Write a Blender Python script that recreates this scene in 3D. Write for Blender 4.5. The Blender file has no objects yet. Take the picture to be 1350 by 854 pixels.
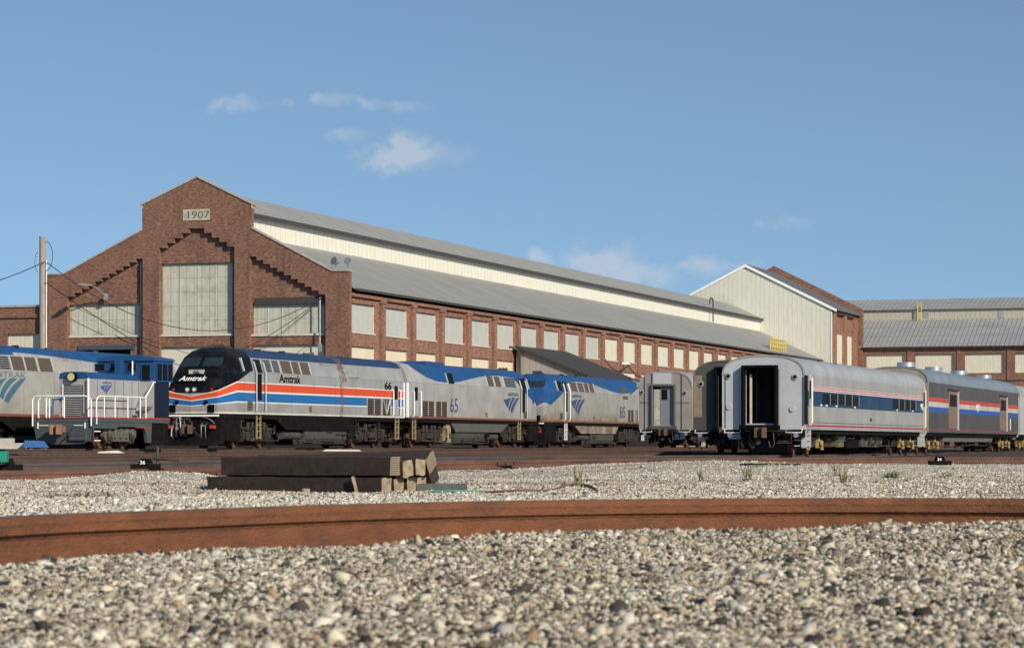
import bpy, math, random
import numpy as np
from mathutils import Vector, Matrix
random.seed(7)
rng = np.random.default_rng(7)
R = math.radians
scene = bpy.context.scene
COL = scene.collection

# ------------------------------------------------------------------ camera
F = 3370.0            # focal length in photo pixels (photo 1350 px wide)
HOR = 585.0           # photo row of the horizon
CAMZ = 0.6
cam_d = bpy.data.cameras.new("camera")
cam = bpy.data.objects.new("camera", cam_d)
COL.objects.link(cam)
cam.location = (0, 0, CAMZ)
cam.rotation_euler = (R(90), 0, 0)
cam_d.sensor_width = 36
cam_d.lens = 36 * F / 1350
cam_d.shift_y = (HOR - 427) / 1350
cam_d.clip_start = 0.1
cam_d.clip_end = 20000
cam_d.dof.use_dof = True
cam_d.dof.focus_distance = 95
cam_d.dof.aperture_fstop = 17
scene.camera = cam

# ------------------------------------------------------------------ sky + sun
LD = Vector((-2.0, 2.8, -1.75)).normalized()      # direction the sunlight travels
EL = math.asin(-LD.z)
AZ = math.atan2(-LD.x, -LD.y)
world = bpy.data.worlds.new("World")
scene.world = world
world.use_nodes = True
nt = world.node_tree
for n in list(nt.nodes): nt.nodes.remove(n)
def wn(t, **k):
    n = nt.nodes.new(t)
    for a, b in k.items(): setattr(n, a, b)
    return n
def wmath(op, a, b=None, c=None, clamp=False):
    n = wn('ShaderNodeMath', operation=op, use_clamp=clamp)
    for i, v in enumerate((a, b, c)):
        if v is None: continue
        if isinstance(v, (int, float)): n.inputs[i].default_value = v
        else: nt.links.new(v, n.inputs[i])
    return n.outputs[0]
tc = wn('ShaderNodeTexCoord')
sep = wn('ShaderNodeSeparateXYZ'); nt.links.new(tc.outputs['Generated'], sep.inputs[0])
comb = wn('ShaderNodeCombineXYZ')
nt.links.new(sep.outputs[0], comb.inputs[0]); nt.links.new(sep.outputs[1], comb.inputs[1])
nt.links.new(wmath('MULTIPLY_ADD', sep.outputs[2], 1.15, 0.195), comb.inputs[2])
sky = wn('ShaderNodeTexSky', sky_type='NISHITA', sun_disc=False, sun_elevation=EL, sun_rotation=AZ,
         air_density=1.0, dust_density=0.6, ozone_density=1.6, altitude=0)
nt.links.new(comb.outputs[0], sky.inputs[0])
# small clouds: puffs fixed in directions of the sky, broken up by noise
Yp = wmath('MAXIMUM', sep.outputs[1], 0.05)
U = wmath('DIVIDE', sep.outputs[0], Yp)
W = wmath('DIVIDE', sep.outputs[2], Yp)
noi = wn('ShaderNodeTexNoise'); noi.inputs['Scale'].default_value = 150; noi.inputs['Detail'].default_value = 8
noi.inputs['Roughness'].default_value = 0.6
nt.links.new(tc.outputs['Generated'], noi.inputs['Vector'])
nw = wn('ShaderNodeTexNoise'); nw.inputs['Scale'].default_value = 75; nw.inputs['Detail'].default_value = 5; nt.links.new(tc.outputs['Generated'], nw.inputs['Vector'])
nws = wn('ShaderNodeSeparateColor'); nt.links.new(nw.outputs['Color'], nws.inputs[0])
U = wmath('ADD', U, wmath('MULTIPLY_ADD', nws.outputs[0], .030, -.015)); W = wmath('ADD', W, wmath('MULTIPLY_ADD', nws.outputs[1], .014, -.007))
cl = None
for (cx, cy, sx, sy, st) in ((532, 192, 22, 19, .95), (541, 207, 44, 15, .95), (793, 346, 36, 19, .9), (810, 361, 58, 14, .85), (712, 342, 15, 10, .65),
                             (312, 139, 34, 9, .55), (438, 132, 18, 9, .38), (475, 137, 30, 8, .34), (525, 140, 34, 7, .34), (370, 142, 14, 5, .3),
                             (456, 180, 20, 12, .4), (940, 352, 42, 9, .5), (1030, 293, 24, 8, .27)):
    du = wmath('MULTIPLY', wmath('SUBTRACT', U, (cx - 675) / F), F / sx)
    dw = wmath('MULTIPLY', wmath('SUBTRACT', W, (HOR - cy) / F), F / sy)
    g = wmath('EXPONENT', wmath('MULTIPLY', wmath('ADD', wmath('MULTIPLY', du, du), wmath('MULTIPLY', dw, dw)), -0.8))
    g = wmath('MULTIPLY', g, st)
    cl = g if cl is None else wmath('MAXIMUM', cl, g)
m = wmath('MULTIPLY_ADD', noi.outputs[0], 2.4, -1.2)
m = wmath('ADD', wmath('MULTIPLY', cl, 1.35), wmath('MULTIPLY', m, wmath('POWER', cl, 0.5)))
m = wmath('MULTIPLY', wmath('SMOOTH_MIN', wmath('MAXIMUM', wmath('SUBTRACT', m, 0.10), 0.0), 0.8, 0.2), 0.72, clamp=True)
mix = wn('ShaderNodeMix', data_type='RGBA')
hs = wn('ShaderNodeHueSaturation'); hs.inputs['Saturation'].default_value = 1.0; hs.inputs['Value'].default_value = 1.0; nt.links.new(sky.outputs[0], hs.inputs['Color'])
tn = wn('ShaderNodeMix', data_type='RGBA', blend_type='MULTIPLY'); tn.inputs[0].default_value = 1.0; nt.links.new(hs.outputs[0], tn.inputs[6]); tn.inputs[7].default_value = (.90, .97, .935, 1)
nt.links.new(m, mix.inputs[0]); nt.links.new(tn.outputs[2], mix.inputs[6])
mix.inputs[7].default_value = (4.0, 4.3, 4.8, 1)
bg = wn('ShaderNodeBackground'); bg.inputs[1].default_value = 0.122
nt.links.new(mix.outputs[2], bg.inputs[0])
wo = wn('ShaderNodeOutputWorld'); nt.links.new(bg.outputs[0], wo.inputs[0])
SKY_MIX, SKY_BG = mix, bg

sun_d = bpy.data.lights.new("sun", 'SUN'); sun_d.energy = 4.3; sun_d.angle = R(0.53); sun_d.color = (1.0, 0.89, 0.73)
sun = bpy.data.objects.new("sun", sun_d); COL.objects.link(sun)
sun.rotation_euler = LD.to_track_quat('-Z', 'Y').to_euler()
sun.location = (60, -60, 80)
scene.view_settings.view_transform = 'Standard'
scene.view_settings.look = 'None'
scene.view_settings.exposure = 0.22
scene.view_settings.gamma = 1.0
scene.render.engine = 'CYCLES'
scene.cycles.max_bounces = 5
scene.cycles.diffuse_bounces = 3
scene.cycles.use_denoising = True

# ------------------------------------------------------------------ materials
def new_mat(name):
    m = bpy.data.materials.new(name); m.use_nodes = True
    b = m.node_tree.nodes['Principled BSDF']
    return m, m.node_tree, b
class NT:
    """tiny node helper"""
    def __init__(s, nt): s.t = nt
    def n(s, t, **k):
        x = s.t.nodes.new(t)
        for a, b in k.items(): setattr(x, a, b)
        return x
    def put(s, v, i):
        if isinstance(v, (int, float)): i.default_value = v
        elif isinstance(v, (tuple, list)): i.default_value = tuple(v) if len(v) == 4 or i.type == 'VECTOR' else (*v, 1)
        else: s.t.links.new(v, i)
    def m(s, op, a, b=None, c=None, clamp=False):
        x = s.n('ShaderNodeMath', operation=op, use_clamp=clamp)
        for i, v in enumerate((a, b, c)):
            if v is not None: s.put(v, x.inputs[i])
        return x.outputs[0]
    def mix(s, f, a, b, blend='MIX'):
        x = s.n('ShaderNodeMix', data_type='RGBA', blend_type=blend)
        s.put(f, x.inputs[0]); s.put(a, x.inputs[6]); s.put(b, x.inputs[7])
        return x.outputs[2]
    def noise(s, vec, scale, detail=4, rough=.6):
        x = s.n('ShaderNodeTexNoise'); s.put(vec, x.inputs['Vector']); s.put(scale, x.inputs['Scale'])
        x.inputs['Detail'].default_value = detail; x.inputs['Roughness'].default_value = rough
        return x.outputs[0]
    def xyz(s, v):
        x = s.n('ShaderNodeSeparateXYZ'); s.put(v, x.inputs[0]); return x.outputs
    def vec(s, a, b, c):
        x = s.n('ShaderNodeCombineXYZ')
        for i, v in enumerate((a, b, c)): s.put(v, x.inputs[i])
        return x.outputs[0]
    def vmul(s, v, w):
        x = s.n('ShaderNodeVectorMath', operation='MULTIPLY'); s.put(v, x.inputs[0]); s.put(w, x.inputs[1]); return x.outputs[0]
    def obj(s): return s.n('ShaderNodeTexCoord').outputs['Object']
    def between(s, v, a, b):
        return s.m('MULTIPLY', s.m('GREATER_THAN', v, a), s.m('LESS_THAN', v, b))
    def bump(s, h, strength, dist, bsdf):
        x = s.n('ShaderNodeBump'); x.inputs['Strength'].default_value = strength; x.inputs['Distance'].default_value = dist
        s.put(h, x.inputs['Height']); s.t.links.new(x.outputs[0], bsdf.inputs['Normal'])
    def curve(s, v, pts):
        x = s.n('ShaderNodeFloatCurve'); s.put(v, x.inputs['Value']); c = x.mapping.curves[0]
        while len(c.points) < len(pts): c.points.new(0.5, 0.5)
        for p, (a, b) in zip(c.points, pts): p.location = (a, b)
        x.mapping.update(); return x.outputs[0]

MATS = {}
def mat(name, col, rough=.6, metal=0.0, var=.25, scale=3.0, dirt=None, dirt_amt=.4, bump=0.0, stretch=(1, 1, 1), emit=None):
    """painted / plain surface with uneven wear"""
    if name in MATS: return MATS[name]
    m, t, b = new_mat(name); N = NT(t)
    o = N.vmul(N.obj(), stretch)
    n1 = N.noise(o, scale, 5, .65)
    n2 = N.noise(o, scale * 7, 3, .6)
    f = N.m('ADD', N.m('MULTIPLY', n1, .7), N.m('MULTIPLY', n2, .3))
    lo = tuple(c * (1 - var) for c in col); hi = tuple(min(1, c * (1 + var)) for c in col)
    fac = N.m('MULTIPLY_ADD', f, 2.4, -0.7, clamp=True)
    c = N.mix(fac, lo, hi)
    if dirt:
        d = N.m('MULTIPLY', N.m('MULTIPLY_ADD', N.noise(o, scale * .6, 6, .7), 4, -2.0, clamp=True), dirt_amt)
        c = N.mix(d, c, dirt)
    N.put(c, b.inputs['Base Color']); b.inputs['Roughness'].default_value = rough; b.inputs['Metallic'].default_value = metal
    if bump: N.bump(n2, bump, .01, b)
    if emit:
        b.inputs['Emission Color'].default_value = (*emit, 1); b.inputs['Emission Strength'].default_value = 1
    MATS[name] = m
    return m

def brick_mat(name, c1, c2, mortar, dark=.35):
    m, t, b = new_mat(name); N = NT(t)
    o = N.obj(); x = N.xyz(o)
    v = N.vec(N.m('ADD', x[0], x[1]), x[2], 0)
    br = N.n('ShaderNodeTexBrick'); N.put(v, br.inputs['Vector'])
    br.inputs['Scale'].default_value = 1.0; br.inputs['Brick Width'].default_value = .26; br.inputs['Row Height'].default_value = .09
    br.inputs['Mortar Size'].default_value = .012; br.inputs['Bias'].default_value = -.1
    N.put(c1, br.inputs['Color1']); N.put(c2, br.inputs['Color2']); N.put(mortar, br.inputs['Mortar'])
    n1 = N.noise(o, .5, 6, .7); n2 = N.noise(N.vmul(o, (1, 1, 2.5)), 3.5, 5, .75)
    c = N.mix(N.m('MULTIPLY_ADD', n1, 3.2, -1.35, clamp=True), br.outputs[0], (0.055, 0.032, 0.026), )
    c = N.mix(.45, br.outputs[0], c)
    c = N.mix(N.m('MULTIPLY', N.m('MULTIPLY_ADD', n2, 6, -3.1, clamp=True), dark), c, (0.03, 0.02, 0.018))
    n3 = N.noise(N.vmul(o, (1, 1, 3.2)), 3.2, 2, .8)
    c = N.mix(N.m('MULTIPLY', N.m('MULTIPLY_ADD', n3, 7, -3.7, clamp=True), .62), c, (.38, .21, .14))
    c = N.mix(N.m('MULTIPLY', N.m('MULTIPLY_ADD', n3, -7, 3.3, clamp=True), .68), c, (.04, .023, .019))
    al_ = N.m('ADD', x[0], x[1])
    runs = N.noise(N.vec(N.m('MULTIPLY', al_, 1.1), 0, N.m('MULTIPLY', x[2], .13)), 1.0, 5, .72)
    c = N.mix(N.m('MULTIPLY', N.m('MULTIPLY_ADD', runs, 5, -2.6, clamp=True), .55), c, (.045, .03, .026))
    eff = N.noise(o, .22, 4, .6)
    c = N.mix(N.m('MULTIPLY', N.m('MULTIPLY_ADD', eff, 5, -2.9, clamp=True), .3), c, (.33, .19, .14))
    N.put(c, b.inputs['Base Color']); b.inputs['Roughness'].default_value = .9
    N.bump(br.outputs['Fac'], .4, .01, b)
    return m

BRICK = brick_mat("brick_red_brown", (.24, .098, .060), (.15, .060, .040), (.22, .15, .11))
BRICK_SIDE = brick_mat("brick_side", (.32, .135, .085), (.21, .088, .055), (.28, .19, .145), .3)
STONE = mat("stone_coping", (.36, .33, .29), .85, var=.3, dirt=(.1, .09, .08))
STONE_TRIM = mat("stone_sill", (.55, .50, .43), .85, var=.25)
def panel_mat(name, col, rib, dark, streak=.5):
    """ribbed translucent panels, weather streaked; ribs run up along z"""
    m, t, b = new_mat(name); N = NT(t); o = N.obj(); x = N.xyz(o)
    al = N.m('ADD', x[0], x[1])
    w = N.m('FRACT', N.m('DIVIDE', al, rib))
    line = N.m('LESS_THAN', w, .12)
    n1 = N.noise(N.vec(N.m('MULTIPLY', al, 1.6), 0, N.m('MULTIPLY', x[2], .25)), 2.2, 5, .7)
    blotch = N.noise(o, 1.1, 6, .75)
    c = N.mix(N.m('MULTIPLY_ADD', n1, 3, -1.1, clamp=True), tuple(c * .82 for c in col), col)
    c = N.mix(N.m('MULTIPLY', N.m('MULTIPLY_ADD', blotch, 5, -2.4, clamp=True), streak), c, dark)
    c = N.mix(N.m('MULTIPLY', line, .4), c, tuple(c * .55 for c in dark))
    rnd = N.n('ShaderNodeObjectInfo').outputs['Random']
    run = N.noise(N.vec(N.m('MULTIPLY', al, 5.0), rnd, N.m('MULTIPLY', x[2], .12)), 1.0, 4, .7)
    c = N.mix(N.m('MULTIPLY', N.m('MULTIPLY_ADD', run, 6, -3.5, clamp=True), .28), c, (.30, .24, .17))
    c = N.mix(N.m('MULTIPLY', rnd, .16), c, dark)
    N.put(c, b.inputs['Base Color']); b.inputs['Roughness'].default_value = .7
    return m
P_FRONT = panel_mat("grey_green_panel", (.54, .54, .47), .62, (.30, .31, .22), .8)
P_GREY = panel_mat("grey_panel", (.50, .515, .485), .42, (.38, .40, .36), .6)
P_CREAM = panel_mat("cream_panel", (.68, .67, .56), .35, (.52, .50, .38), .25)
P_WHITE = mat("white_board", (.60, .58, .50), .6, var=.06, scale=1)
P_LOW = mat("pale_peach_board", (.66, .58, .44), .6, var=.07, scale=.6)
CREAM_SIDING = panel_mat("cream_siding", (.64, .64, .56), .62, (.50, .49, .41), .2)
def metal_roof(name, col, spacing=.45):
    m, t, b = new_mat(name); N = NT(t); o = N.obj(); x = N.xyz(o)
    n1 = N.noise(N.vmul(o, (.25, 1.2, .25)), 1.4, 6, .7)
    c = N.mix(N.m('MULTIPLY_ADD', n1, 3, -1, clamp=True), tuple(c * .8 for c in col), tuple(c * 1.12 for c in col))
    sh_ = N.noise(N.vec(N.m('FLOOR', N.m('DIVIDE', x[1], .95)), N.m('FLOOR', N.m('DIVIDE', x[0], 3.1)), 0), 5.7, 1, .5)
    c = N.mix(N.m('MULTIPLY_ADD', sh_, 1.6, -.55, clamp=True), c, tuple(v * .78 for v in col))
    rs = N.noise(N.vec(N.m('MULTIPLY', x[1], 1.3), N.m('MULTIPLY', x[0], .18), 0), 1.6, 5, .7)
    c = N.mix(N.m('MULTIPLY', N.m('MULTIPLY_ADD', rs, 6, -3.6, clamp=True), .4), c, (.20, .15, .11))
    seam = N.m('LESS_THAN', N.m('FRACT', N.m('DIVIDE', x[1], spacing)), .12)
    c = N.mix(N.m('MULTIPLY', seam, .25), c, tuple(c * .5 for c in col))
    lap = N.m('LESS_THAN', N.m('FRACT', N.m('DIVIDE', x[0], 2.1)), .03)
    c = N.mix(N.m('MULTIPLY', lap, .3), c, tuple(c * .5 for c in col))
    N.put(c, b.inputs['Base Color']); b.inputs['Roughness'].default_value = .62; b.inputs['Metallic'].default_value = .1
    return m
ROOF = metal_roof("grey_metal_roof", (.31, .31, .285))
ROOF_UP = metal_roof("upper_metal_roof", (.33, .33, .31))
ROOF_FAR = metal_roof("ribbed_far_roof", (.33, .34, .345), 3.0)
CLER = panel_mat("clerestory_cream", (.72, .71, .62), .9, (.68, .67, .58), .15)
SHINGLE = mat("dark_shingle", (.034, .034, .037), .95, var=.4, scale=6)
SHEDWALL = panel_mat("weathered_shed_boards", (.36, .33, .32), .55, (.25, .22, .21), .5)
DARK = mat("dark_void", (.012, .013, .015), .9, var=.3)
TRIMDARK = mat("dark_gutter", (.045, .042, .045), .7)
WHITETRIM = mat("white_trim", (.78, .79, .8), .5, var=.05)
GALV = mat("galvanised_steel", (.42, .44, .45), .45, .6, var=.2)
WOODPOLE = mat("weathered_pole", (.30, .26, .22), .95, var=.35, scale=2.5, stretch=(4, 4, .5), dirt=(.12, .1, .09), bump=.4)
CABLE = mat("black_cable", (.015, .015, .018), .8)
YELLOW = mat("yellow_paint", (.62, .48, .10), .6, var=.15)
RUST = mat("rusty_rail", (.15, .056, .023), .88, var=.30, scale=9, dirt=(.06, .028, .018), dirt_amt=.75, bump=.8, stretch=(1, 1, 2.2))
RUST_RED = mat('reddish_yard_rail', (.115, .052, .034), .85, var=.4, scale=.8, dirt=(.05, .03, .025), dirt_amt=.8)
RUST_GREY = mat('greyed_yard_rail', (.075, .056, .052), .8, var=.35, scale=.7, dirt=(.03, .024, .022), dirt_amt=.8)
RUST_FAR = mat("rusty_yard_rail", (.075, .040, .028), .85, var=.35, scale=1.5, dirt=(.05, .035, .03), dirt_amt=.7)
RAILTOP = mat("worn_rail_top", (.12, .09, .085), .5, .5, var=.25, scale=8)
TIE = mat("creosote_sleeper", (.026, .016, .013), .9, var=.6, scale=3, stretch=(1, 5, 5), dirt=(.065, .045, .035), bump=.5)
TIE_OLD = mat("grey_old_sleeper", (.09, .075, .06), .95, var=.5, scale=3)
TIE_END = mat("sawn_sleeper_end", (.30, .23, .155), .95, var=.5, scale=12, dirt=(.07, .05, .035), dirt_amt=.8)
STEEL = mat("coupler_steel", (.085, .05, .036), .75, .3, var=.4, scale=8)
BLACK = mat("black_underframe", (.011, .011, .011), .8, var=.4, scale=4, dirt=(.035, .028, .022))
GRIME = mat("grimy_truck", (.026, .022, .019), .9, var=.6, scale=6, dirt=(.09, .06, .035), bump=.4)
WHEEL = mat("rusty_wheel", (.13, .062, .042), .7, .2, var=.3, scale=6)
SPRING = mat("spring_steel", (.03, .027, .024), .6, .3)
GLASS = mat("dark_window_glass", (.010, .012, .014), .28, 0, var=.3)
GLASS_BLUE = mat("windshield_glass", (.018, .028, .032), .16, 0, var=.4, scale=1.5)
GRILLE_BR = mat("brown_grille", (.085, .062, .045), .7, var=.3, scale=8)
SILVER = mat("silver_frame", (.52, .54, .56), .45, .3, var=.1)
WHITE = mat("white_paint", (.80, .80, .78), .5, var=.08)
REDP = mat("red_paint", (.42, .035, .03), .5, var=.2)
NAVY = mat("navy_lettering", (.035, .07, .17), .5, var=.15)
BLUE_L = mat("blue_lettering", (.03, .08, .32), .5, var=.15)
BLACKP = mat("black_paint", (.005, .006, .008), .5, var=.3)
CHROME = mat("stainless_vent", (.55, .56, .58), .3, .8, var=.1)
GOLD = mat("ochre_axle_box", (.40, .27, .09), .7, var=.5, scale=8, dirt=(.15, .09, .04))
LAMP = mat("lamp_lens", (.75, .72, .6), .15, var=.1)
REDLENS = mat("red_lens", (.35, .02, .03), .25, var=.1)
HOSE = mat("rubber_hose", (.02, .02, .02), .7)
TANKGREY = mat("grey_tank", (.055, .056, .052), .75, var=.4, scale=2, dirt=(.05, .045, .035))
OCHREBOX = mat("ochre_box", (.30, .24, .13), .7, var=.2, scale=3)
BLUEBOX = mat("blue_crate", (.03, .12, .33), .6)
JBOX = mat("blue_jumper", (.014, .04, .10), .6, var=.4, scale=8)

for _m in (GLASS, BLACKP, BLACK, DARK): _m.node_tree.nodes['Principled BSDF'].inputs['IOR'].default_value = 1.15; _m.node_tree.nodes['Principled BSDF'].inputs['Specular IOR Level'].default_value = .07
# ------------------------------------------------------------------ mesh helpers
class MB:
    def __init__(s): s.v = []; s.f = []; s.m = []
    def add(s, vs, fs, mi=0):
        b = len(s.v); s.v += [tuple(v) for v in vs]; s.f += [tuple(i + b for i in f) for f in fs]; s.m += [mi] * len(fs)
        return s
    def box(s, x0, x1, y0, y1, z0, z1, mi=0):
        vs = [(x, y, z) for z in (z0, z1) for y in (y0, y1) for x in (x0, x1)]
        return s.add(vs, [(0, 2, 3, 1), (4, 5, 7, 6), (0, 1, 5, 4), (1, 3, 7, 5), (3, 2, 6, 7), (2, 0, 4, 6)], mi)
    def cbox(s, c, size, mi=0, rot=None):
        hx, hy, hz = (a / 2 for a in size)
        vs = [Vector((x, y, z)) for z in (-hz, hz) for y in (-hy, hy) for x in (-hx, hx)]
        if rot is not None: vs = [rot @ v for v in vs]
        vs = [v + Vector(c) for v in vs]
        return s.add(vs, [(0, 2, 3, 1), (4, 5, 7, 6), (0, 1, 5, 4), (1, 3, 7, 5), (3, 2, 6, 7), (2, 0, 4, 6)], mi)
    def prism(s, poly, axis, a, b, mi=0):
        """poly of 2D points extruded along axis 'x'|'y'|'z' from a to b"""
        def P(u, v, w): return {'x': (w, u, v), 'y': (u, w, v), 'z': (u, v, w)}[axis]
        n = len(poly)
        vs = [P(u, v, a) for u, v in poly] + [P(u, v, b) for u, v in poly]
        fs = [tuple(range(n)), tuple(range(2 * n - 1, n - 1, -1))] + [(i, (i + 1) % n, n + (i + 1) % n, n + i) for i in range(n)]
        return s.add(vs, fs, mi)
    def cyl(s, p0, p1, r, n=12, mi=0, r1=None):
        p0, p1 = Vector(p0), Vector(p1); d = (p1 - p0).normalized()
        a = d.orthogonal().normalized(); b = d.cross(a); r1 = r if r1 is None else r1
        vs = [p0 + (a * math.cos(t) + b * math.sin(t)) * r for t in (2 * math.pi * i / n for i in range(n))]
        vs += [p1 + (a * math.cos(t) + b * math.sin(t)) * r1 for t in (2 * math.pi * i / n for i in range(n))]
        fs = [tuple(range(n - 1, -1, -1)), tuple(range(n, 2 * n))] + [(i, (i + 1) % n, n + (i + 1) % n, n + i) for i in range(n)]
        return s.add(vs, fs, mi)
    def tube(s, pts, r, n=6, mi=0):
        pts = [Vector(p) for p in pts]; vs = []; fs = []
        up = None
        for i, p in enumerate(pts):
            d = ((pts[min(i + 1, len(pts) - 1)] - pts[max(i - 1, 0)])).normalized()
            a = d.orthogonal().normalized() if up is None else (up - d * up.dot(d)).normalized()
            up = a; b = d.cross(a)
            vs += [p + (a * math.cos(t) + b * math.sin(t)) * r for t in (2 * math.pi * k / n for k in range(n))]
        for i in range(len(pts) - 1):
            for k in range(n):
                fs.append((i * n + k, i * n + (k + 1) % n, (i + 1) * n + (k + 1) % n, (i + 1) * n + k))
        fs.append(tuple(range(n - 1, -1, -1))); fs.append(tuple(range(len(vs) - n, len(vs))))
        return s.add(vs, fs, mi)
    def patch(s, q, u0, u1, v0, v1, out=.01, t=.02, mi=0):
        """plate on quad q (4 points a,b,c,d : a->b is u, a->d is v), thickness t, standing `out` off the face"""
        a, b, c, d = (Vector(p) for p in q)
        n = (b - a).cross(d - a).normalized()
        P = lambda u, v: (a * (1 - u) + b * u) * (1 - v) + (d * (1 - u) + c * u) * v
        base = [P(u0, v0), P(u1, v0), P(u1, v1), P(u0, v1)]
        vs = [p + n * (out - t) for p in base] + [p + n * out for p in base]
        return s.add(vs, [(3, 2, 1, 0), (4, 5, 6, 7), (0, 1, 5, 4), (1, 2, 6, 5), (2, 3, 7, 6), (3, 0, 4, 7)], mi)
    def build(s, name, mats, parent=None, loc=None, rotz=0, smooth=False, bevel=0):
        me = bpy.data.meshes.new(name)
        me.from_pydata(s.v, [], s.f)
        if not isinstance(mats, (list, tuple)): mats = [mats]
        for m_ in mats: me.materials.append(m_)
        me.polygons.foreach_set('material_index', s.m)
        if smooth: me.polygons.foreach_set('use_smooth', [True] * len(me.polygons))
        me.validate(); me.update()
        # consistent normals
        import bmesh
        bm = bmesh.new(); bm.from_mesh(me); bmesh.ops.recalc_face_normals(bm, faces=bm.faces); bm.to_mesh(me); bm.free()
        o = bpy.data.objects.new(name, me); COL.objects.link(o)
        if parent is not None: o.parent = parent
        if loc is not None: o.location = loc
        if rotz: o.rotation_euler = (0, 0, rotz)
        if bevel:
            md = o.modifiers.new('bevel', 'BEVEL'); md.width = bevel; md.segments = 1; md.limit_method = 'ANGLE'
        if smooth:
            md = o.modifiers.new('split', 'EDGE_SPLIT'); md.split_angle = R(35)
        return o
def clutter(root, x, y0, y1, z0, z1, n, seed=1, depth=.35, nm="brake_rigging", big=.2):
    """pipes, brackets and rods as one uneven part per colour"""
    r = random.Random(seed)
    for ci, m_ in enumerate((GRIME, TANKGREY, STEEL)):
        k = max(2, int((n, n * .6, n * .35)[ci])); pts = []; yy = y0; zz = r.uniform(z0, z1); xx = x
        while len(pts) < k:
            pts.append((xx, yy, zz))
            q = len(pts) % 3
            if q == 0: yy = min(y1, yy + (y1 - y0) / k * 3.2 * r.uniform(.5, 1.4))
            elif q == 1: zz = min(z1, max(z0, zz + r.uniform(-.45, .45)))
            else: xx = x - math.copysign(r.uniform(0, depth), x); yy = min(y1, yy + .03)
        pts = [p for i, p in enumerate(pts) if i == 0 or (Vector(p) - Vector(pts[i - 1])).length > .02]
        if len(pts) > 2: MB().tube(pts, (.03, .022, .018)[ci], 5).build(nm, m_, root)
    for i in range(max(3, n // 7)):
        yy, zz, xx = r.uniform(y0, y1), r.uniform(z0, z1), x - math.copysign(r.uniform(0, depth), x)
        mb = MB()
        if r.random() < .4: mb.cyl((xx, yy, zz), (xx, min(y1, yy + r.uniform(.2, .5)), zz), r.uniform(.06, .12), 10)
        else: mb.cbox((xx, yy, zz), [r.uniform(.05, big) for _ in range(3)])
        mb.build("underfloor_fitting", r.choice((GRIME, TANKGREY, BLACK, STEEL, GRIME)), root)
def tag(o, label=None, cat=None, group=None, kind=None):
    if label: o['label'] = label
    if cat: o['category'] = cat
    if group: o['group'] = group
    if kind: o['kind'] = kind
    return o
def empty(name, loc, rotz=0, label=None, cat=None, group=None):
    o = bpy.data.objects.new(name, None); COL.objects.link(o); o.location = loc; o.rotation_euler = (0, 0, rotz)
    o.empty_display_size = .5
    return tag(o, label, cat, group)
def copy_tree(o, parent=None):
    c = o.copy(); COL.objects.link(c); c.parent = parent
    for ch in o.children: copy_tree(ch, c)
    return c

class Frame:
    """local frame: x to the lit right-hand side, y away from the camera, z up"""
    def __init__(s, ox, oy, oz, tan):
        a = math.atan(tan); s.s, s.c = math.sin(a), math.cos(a); s.o = (ox, oy, oz); s.rotz = -a
        s.oD = ox * s.s + oy * s.c; s.oN = ox * s.c - oy * s.s
    def onY(s, px, py, y0=0):
        k = (px - 675) / F; t = (s.oD + y0) / (k * s.s + s.c)
        return t * (k * s.c - s.s) - s.oN, CAMZ + (HOR - py) / F * t - s.o[2]
    def onX(s, px, py, x0=0):
        k = (px - 675) / F; t = (s.oN + x0) / (k * s.c - s.s)
        return t * (k * s.s + s.c) - s.oD, CAMZ + (HOR - py) / F * t - s.o[2]
    def w(s, x, y, z=0):
        return Vector((s.o[0] + x * s.c + y * s.s, s.o[1] - x * s.s + y * s.c, s.o[2] + z))
def P(px, py, d):
    return Vector(((px - 675) * d / F, d, CAMZ - (py - HOR) * d / F))

def text_part(s, name, material, parent, org, ux, uz, h, sx=1.0, bold=0.0, shear=0.0, space=1.0, thick=.004):
    """lettering as a flat mesh: org is its lower-left corner, ux reading direction, uz up, h cap height"""
    cu = bpy.data.curves.new('tmp', 'FONT'); cu.body = s; cu.size = 1.0; cu.offset = bold; cu.shear = shear; cu.space_character = space
    cu.resolution_u = 3
    ob = bpy.data.objects.new('tmp', cu); COL.objects.link(ob)
    me = bpy.data.meshes.new_from_object(ob.evaluated_get(bpy.context.evaluated_depsgraph_get()))
    COL.objects.unlink(ob); bpy.data.objects.remove(ob)
    k = h / .70
    ux, uz = Vector(ux).normalized(), Vector(uz).normalized(); org = Vector(org)
    for v in me.vertices: v.co = org + ux * (v.co.x * k * sx) + uz * (v.co.y * k)
    me.materials.clear(); me.materials.append(material); me.name = name
    o = bpy.data.objects.new(name, me); COL.objects.link(o); o.parent = parent
    return o
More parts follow.
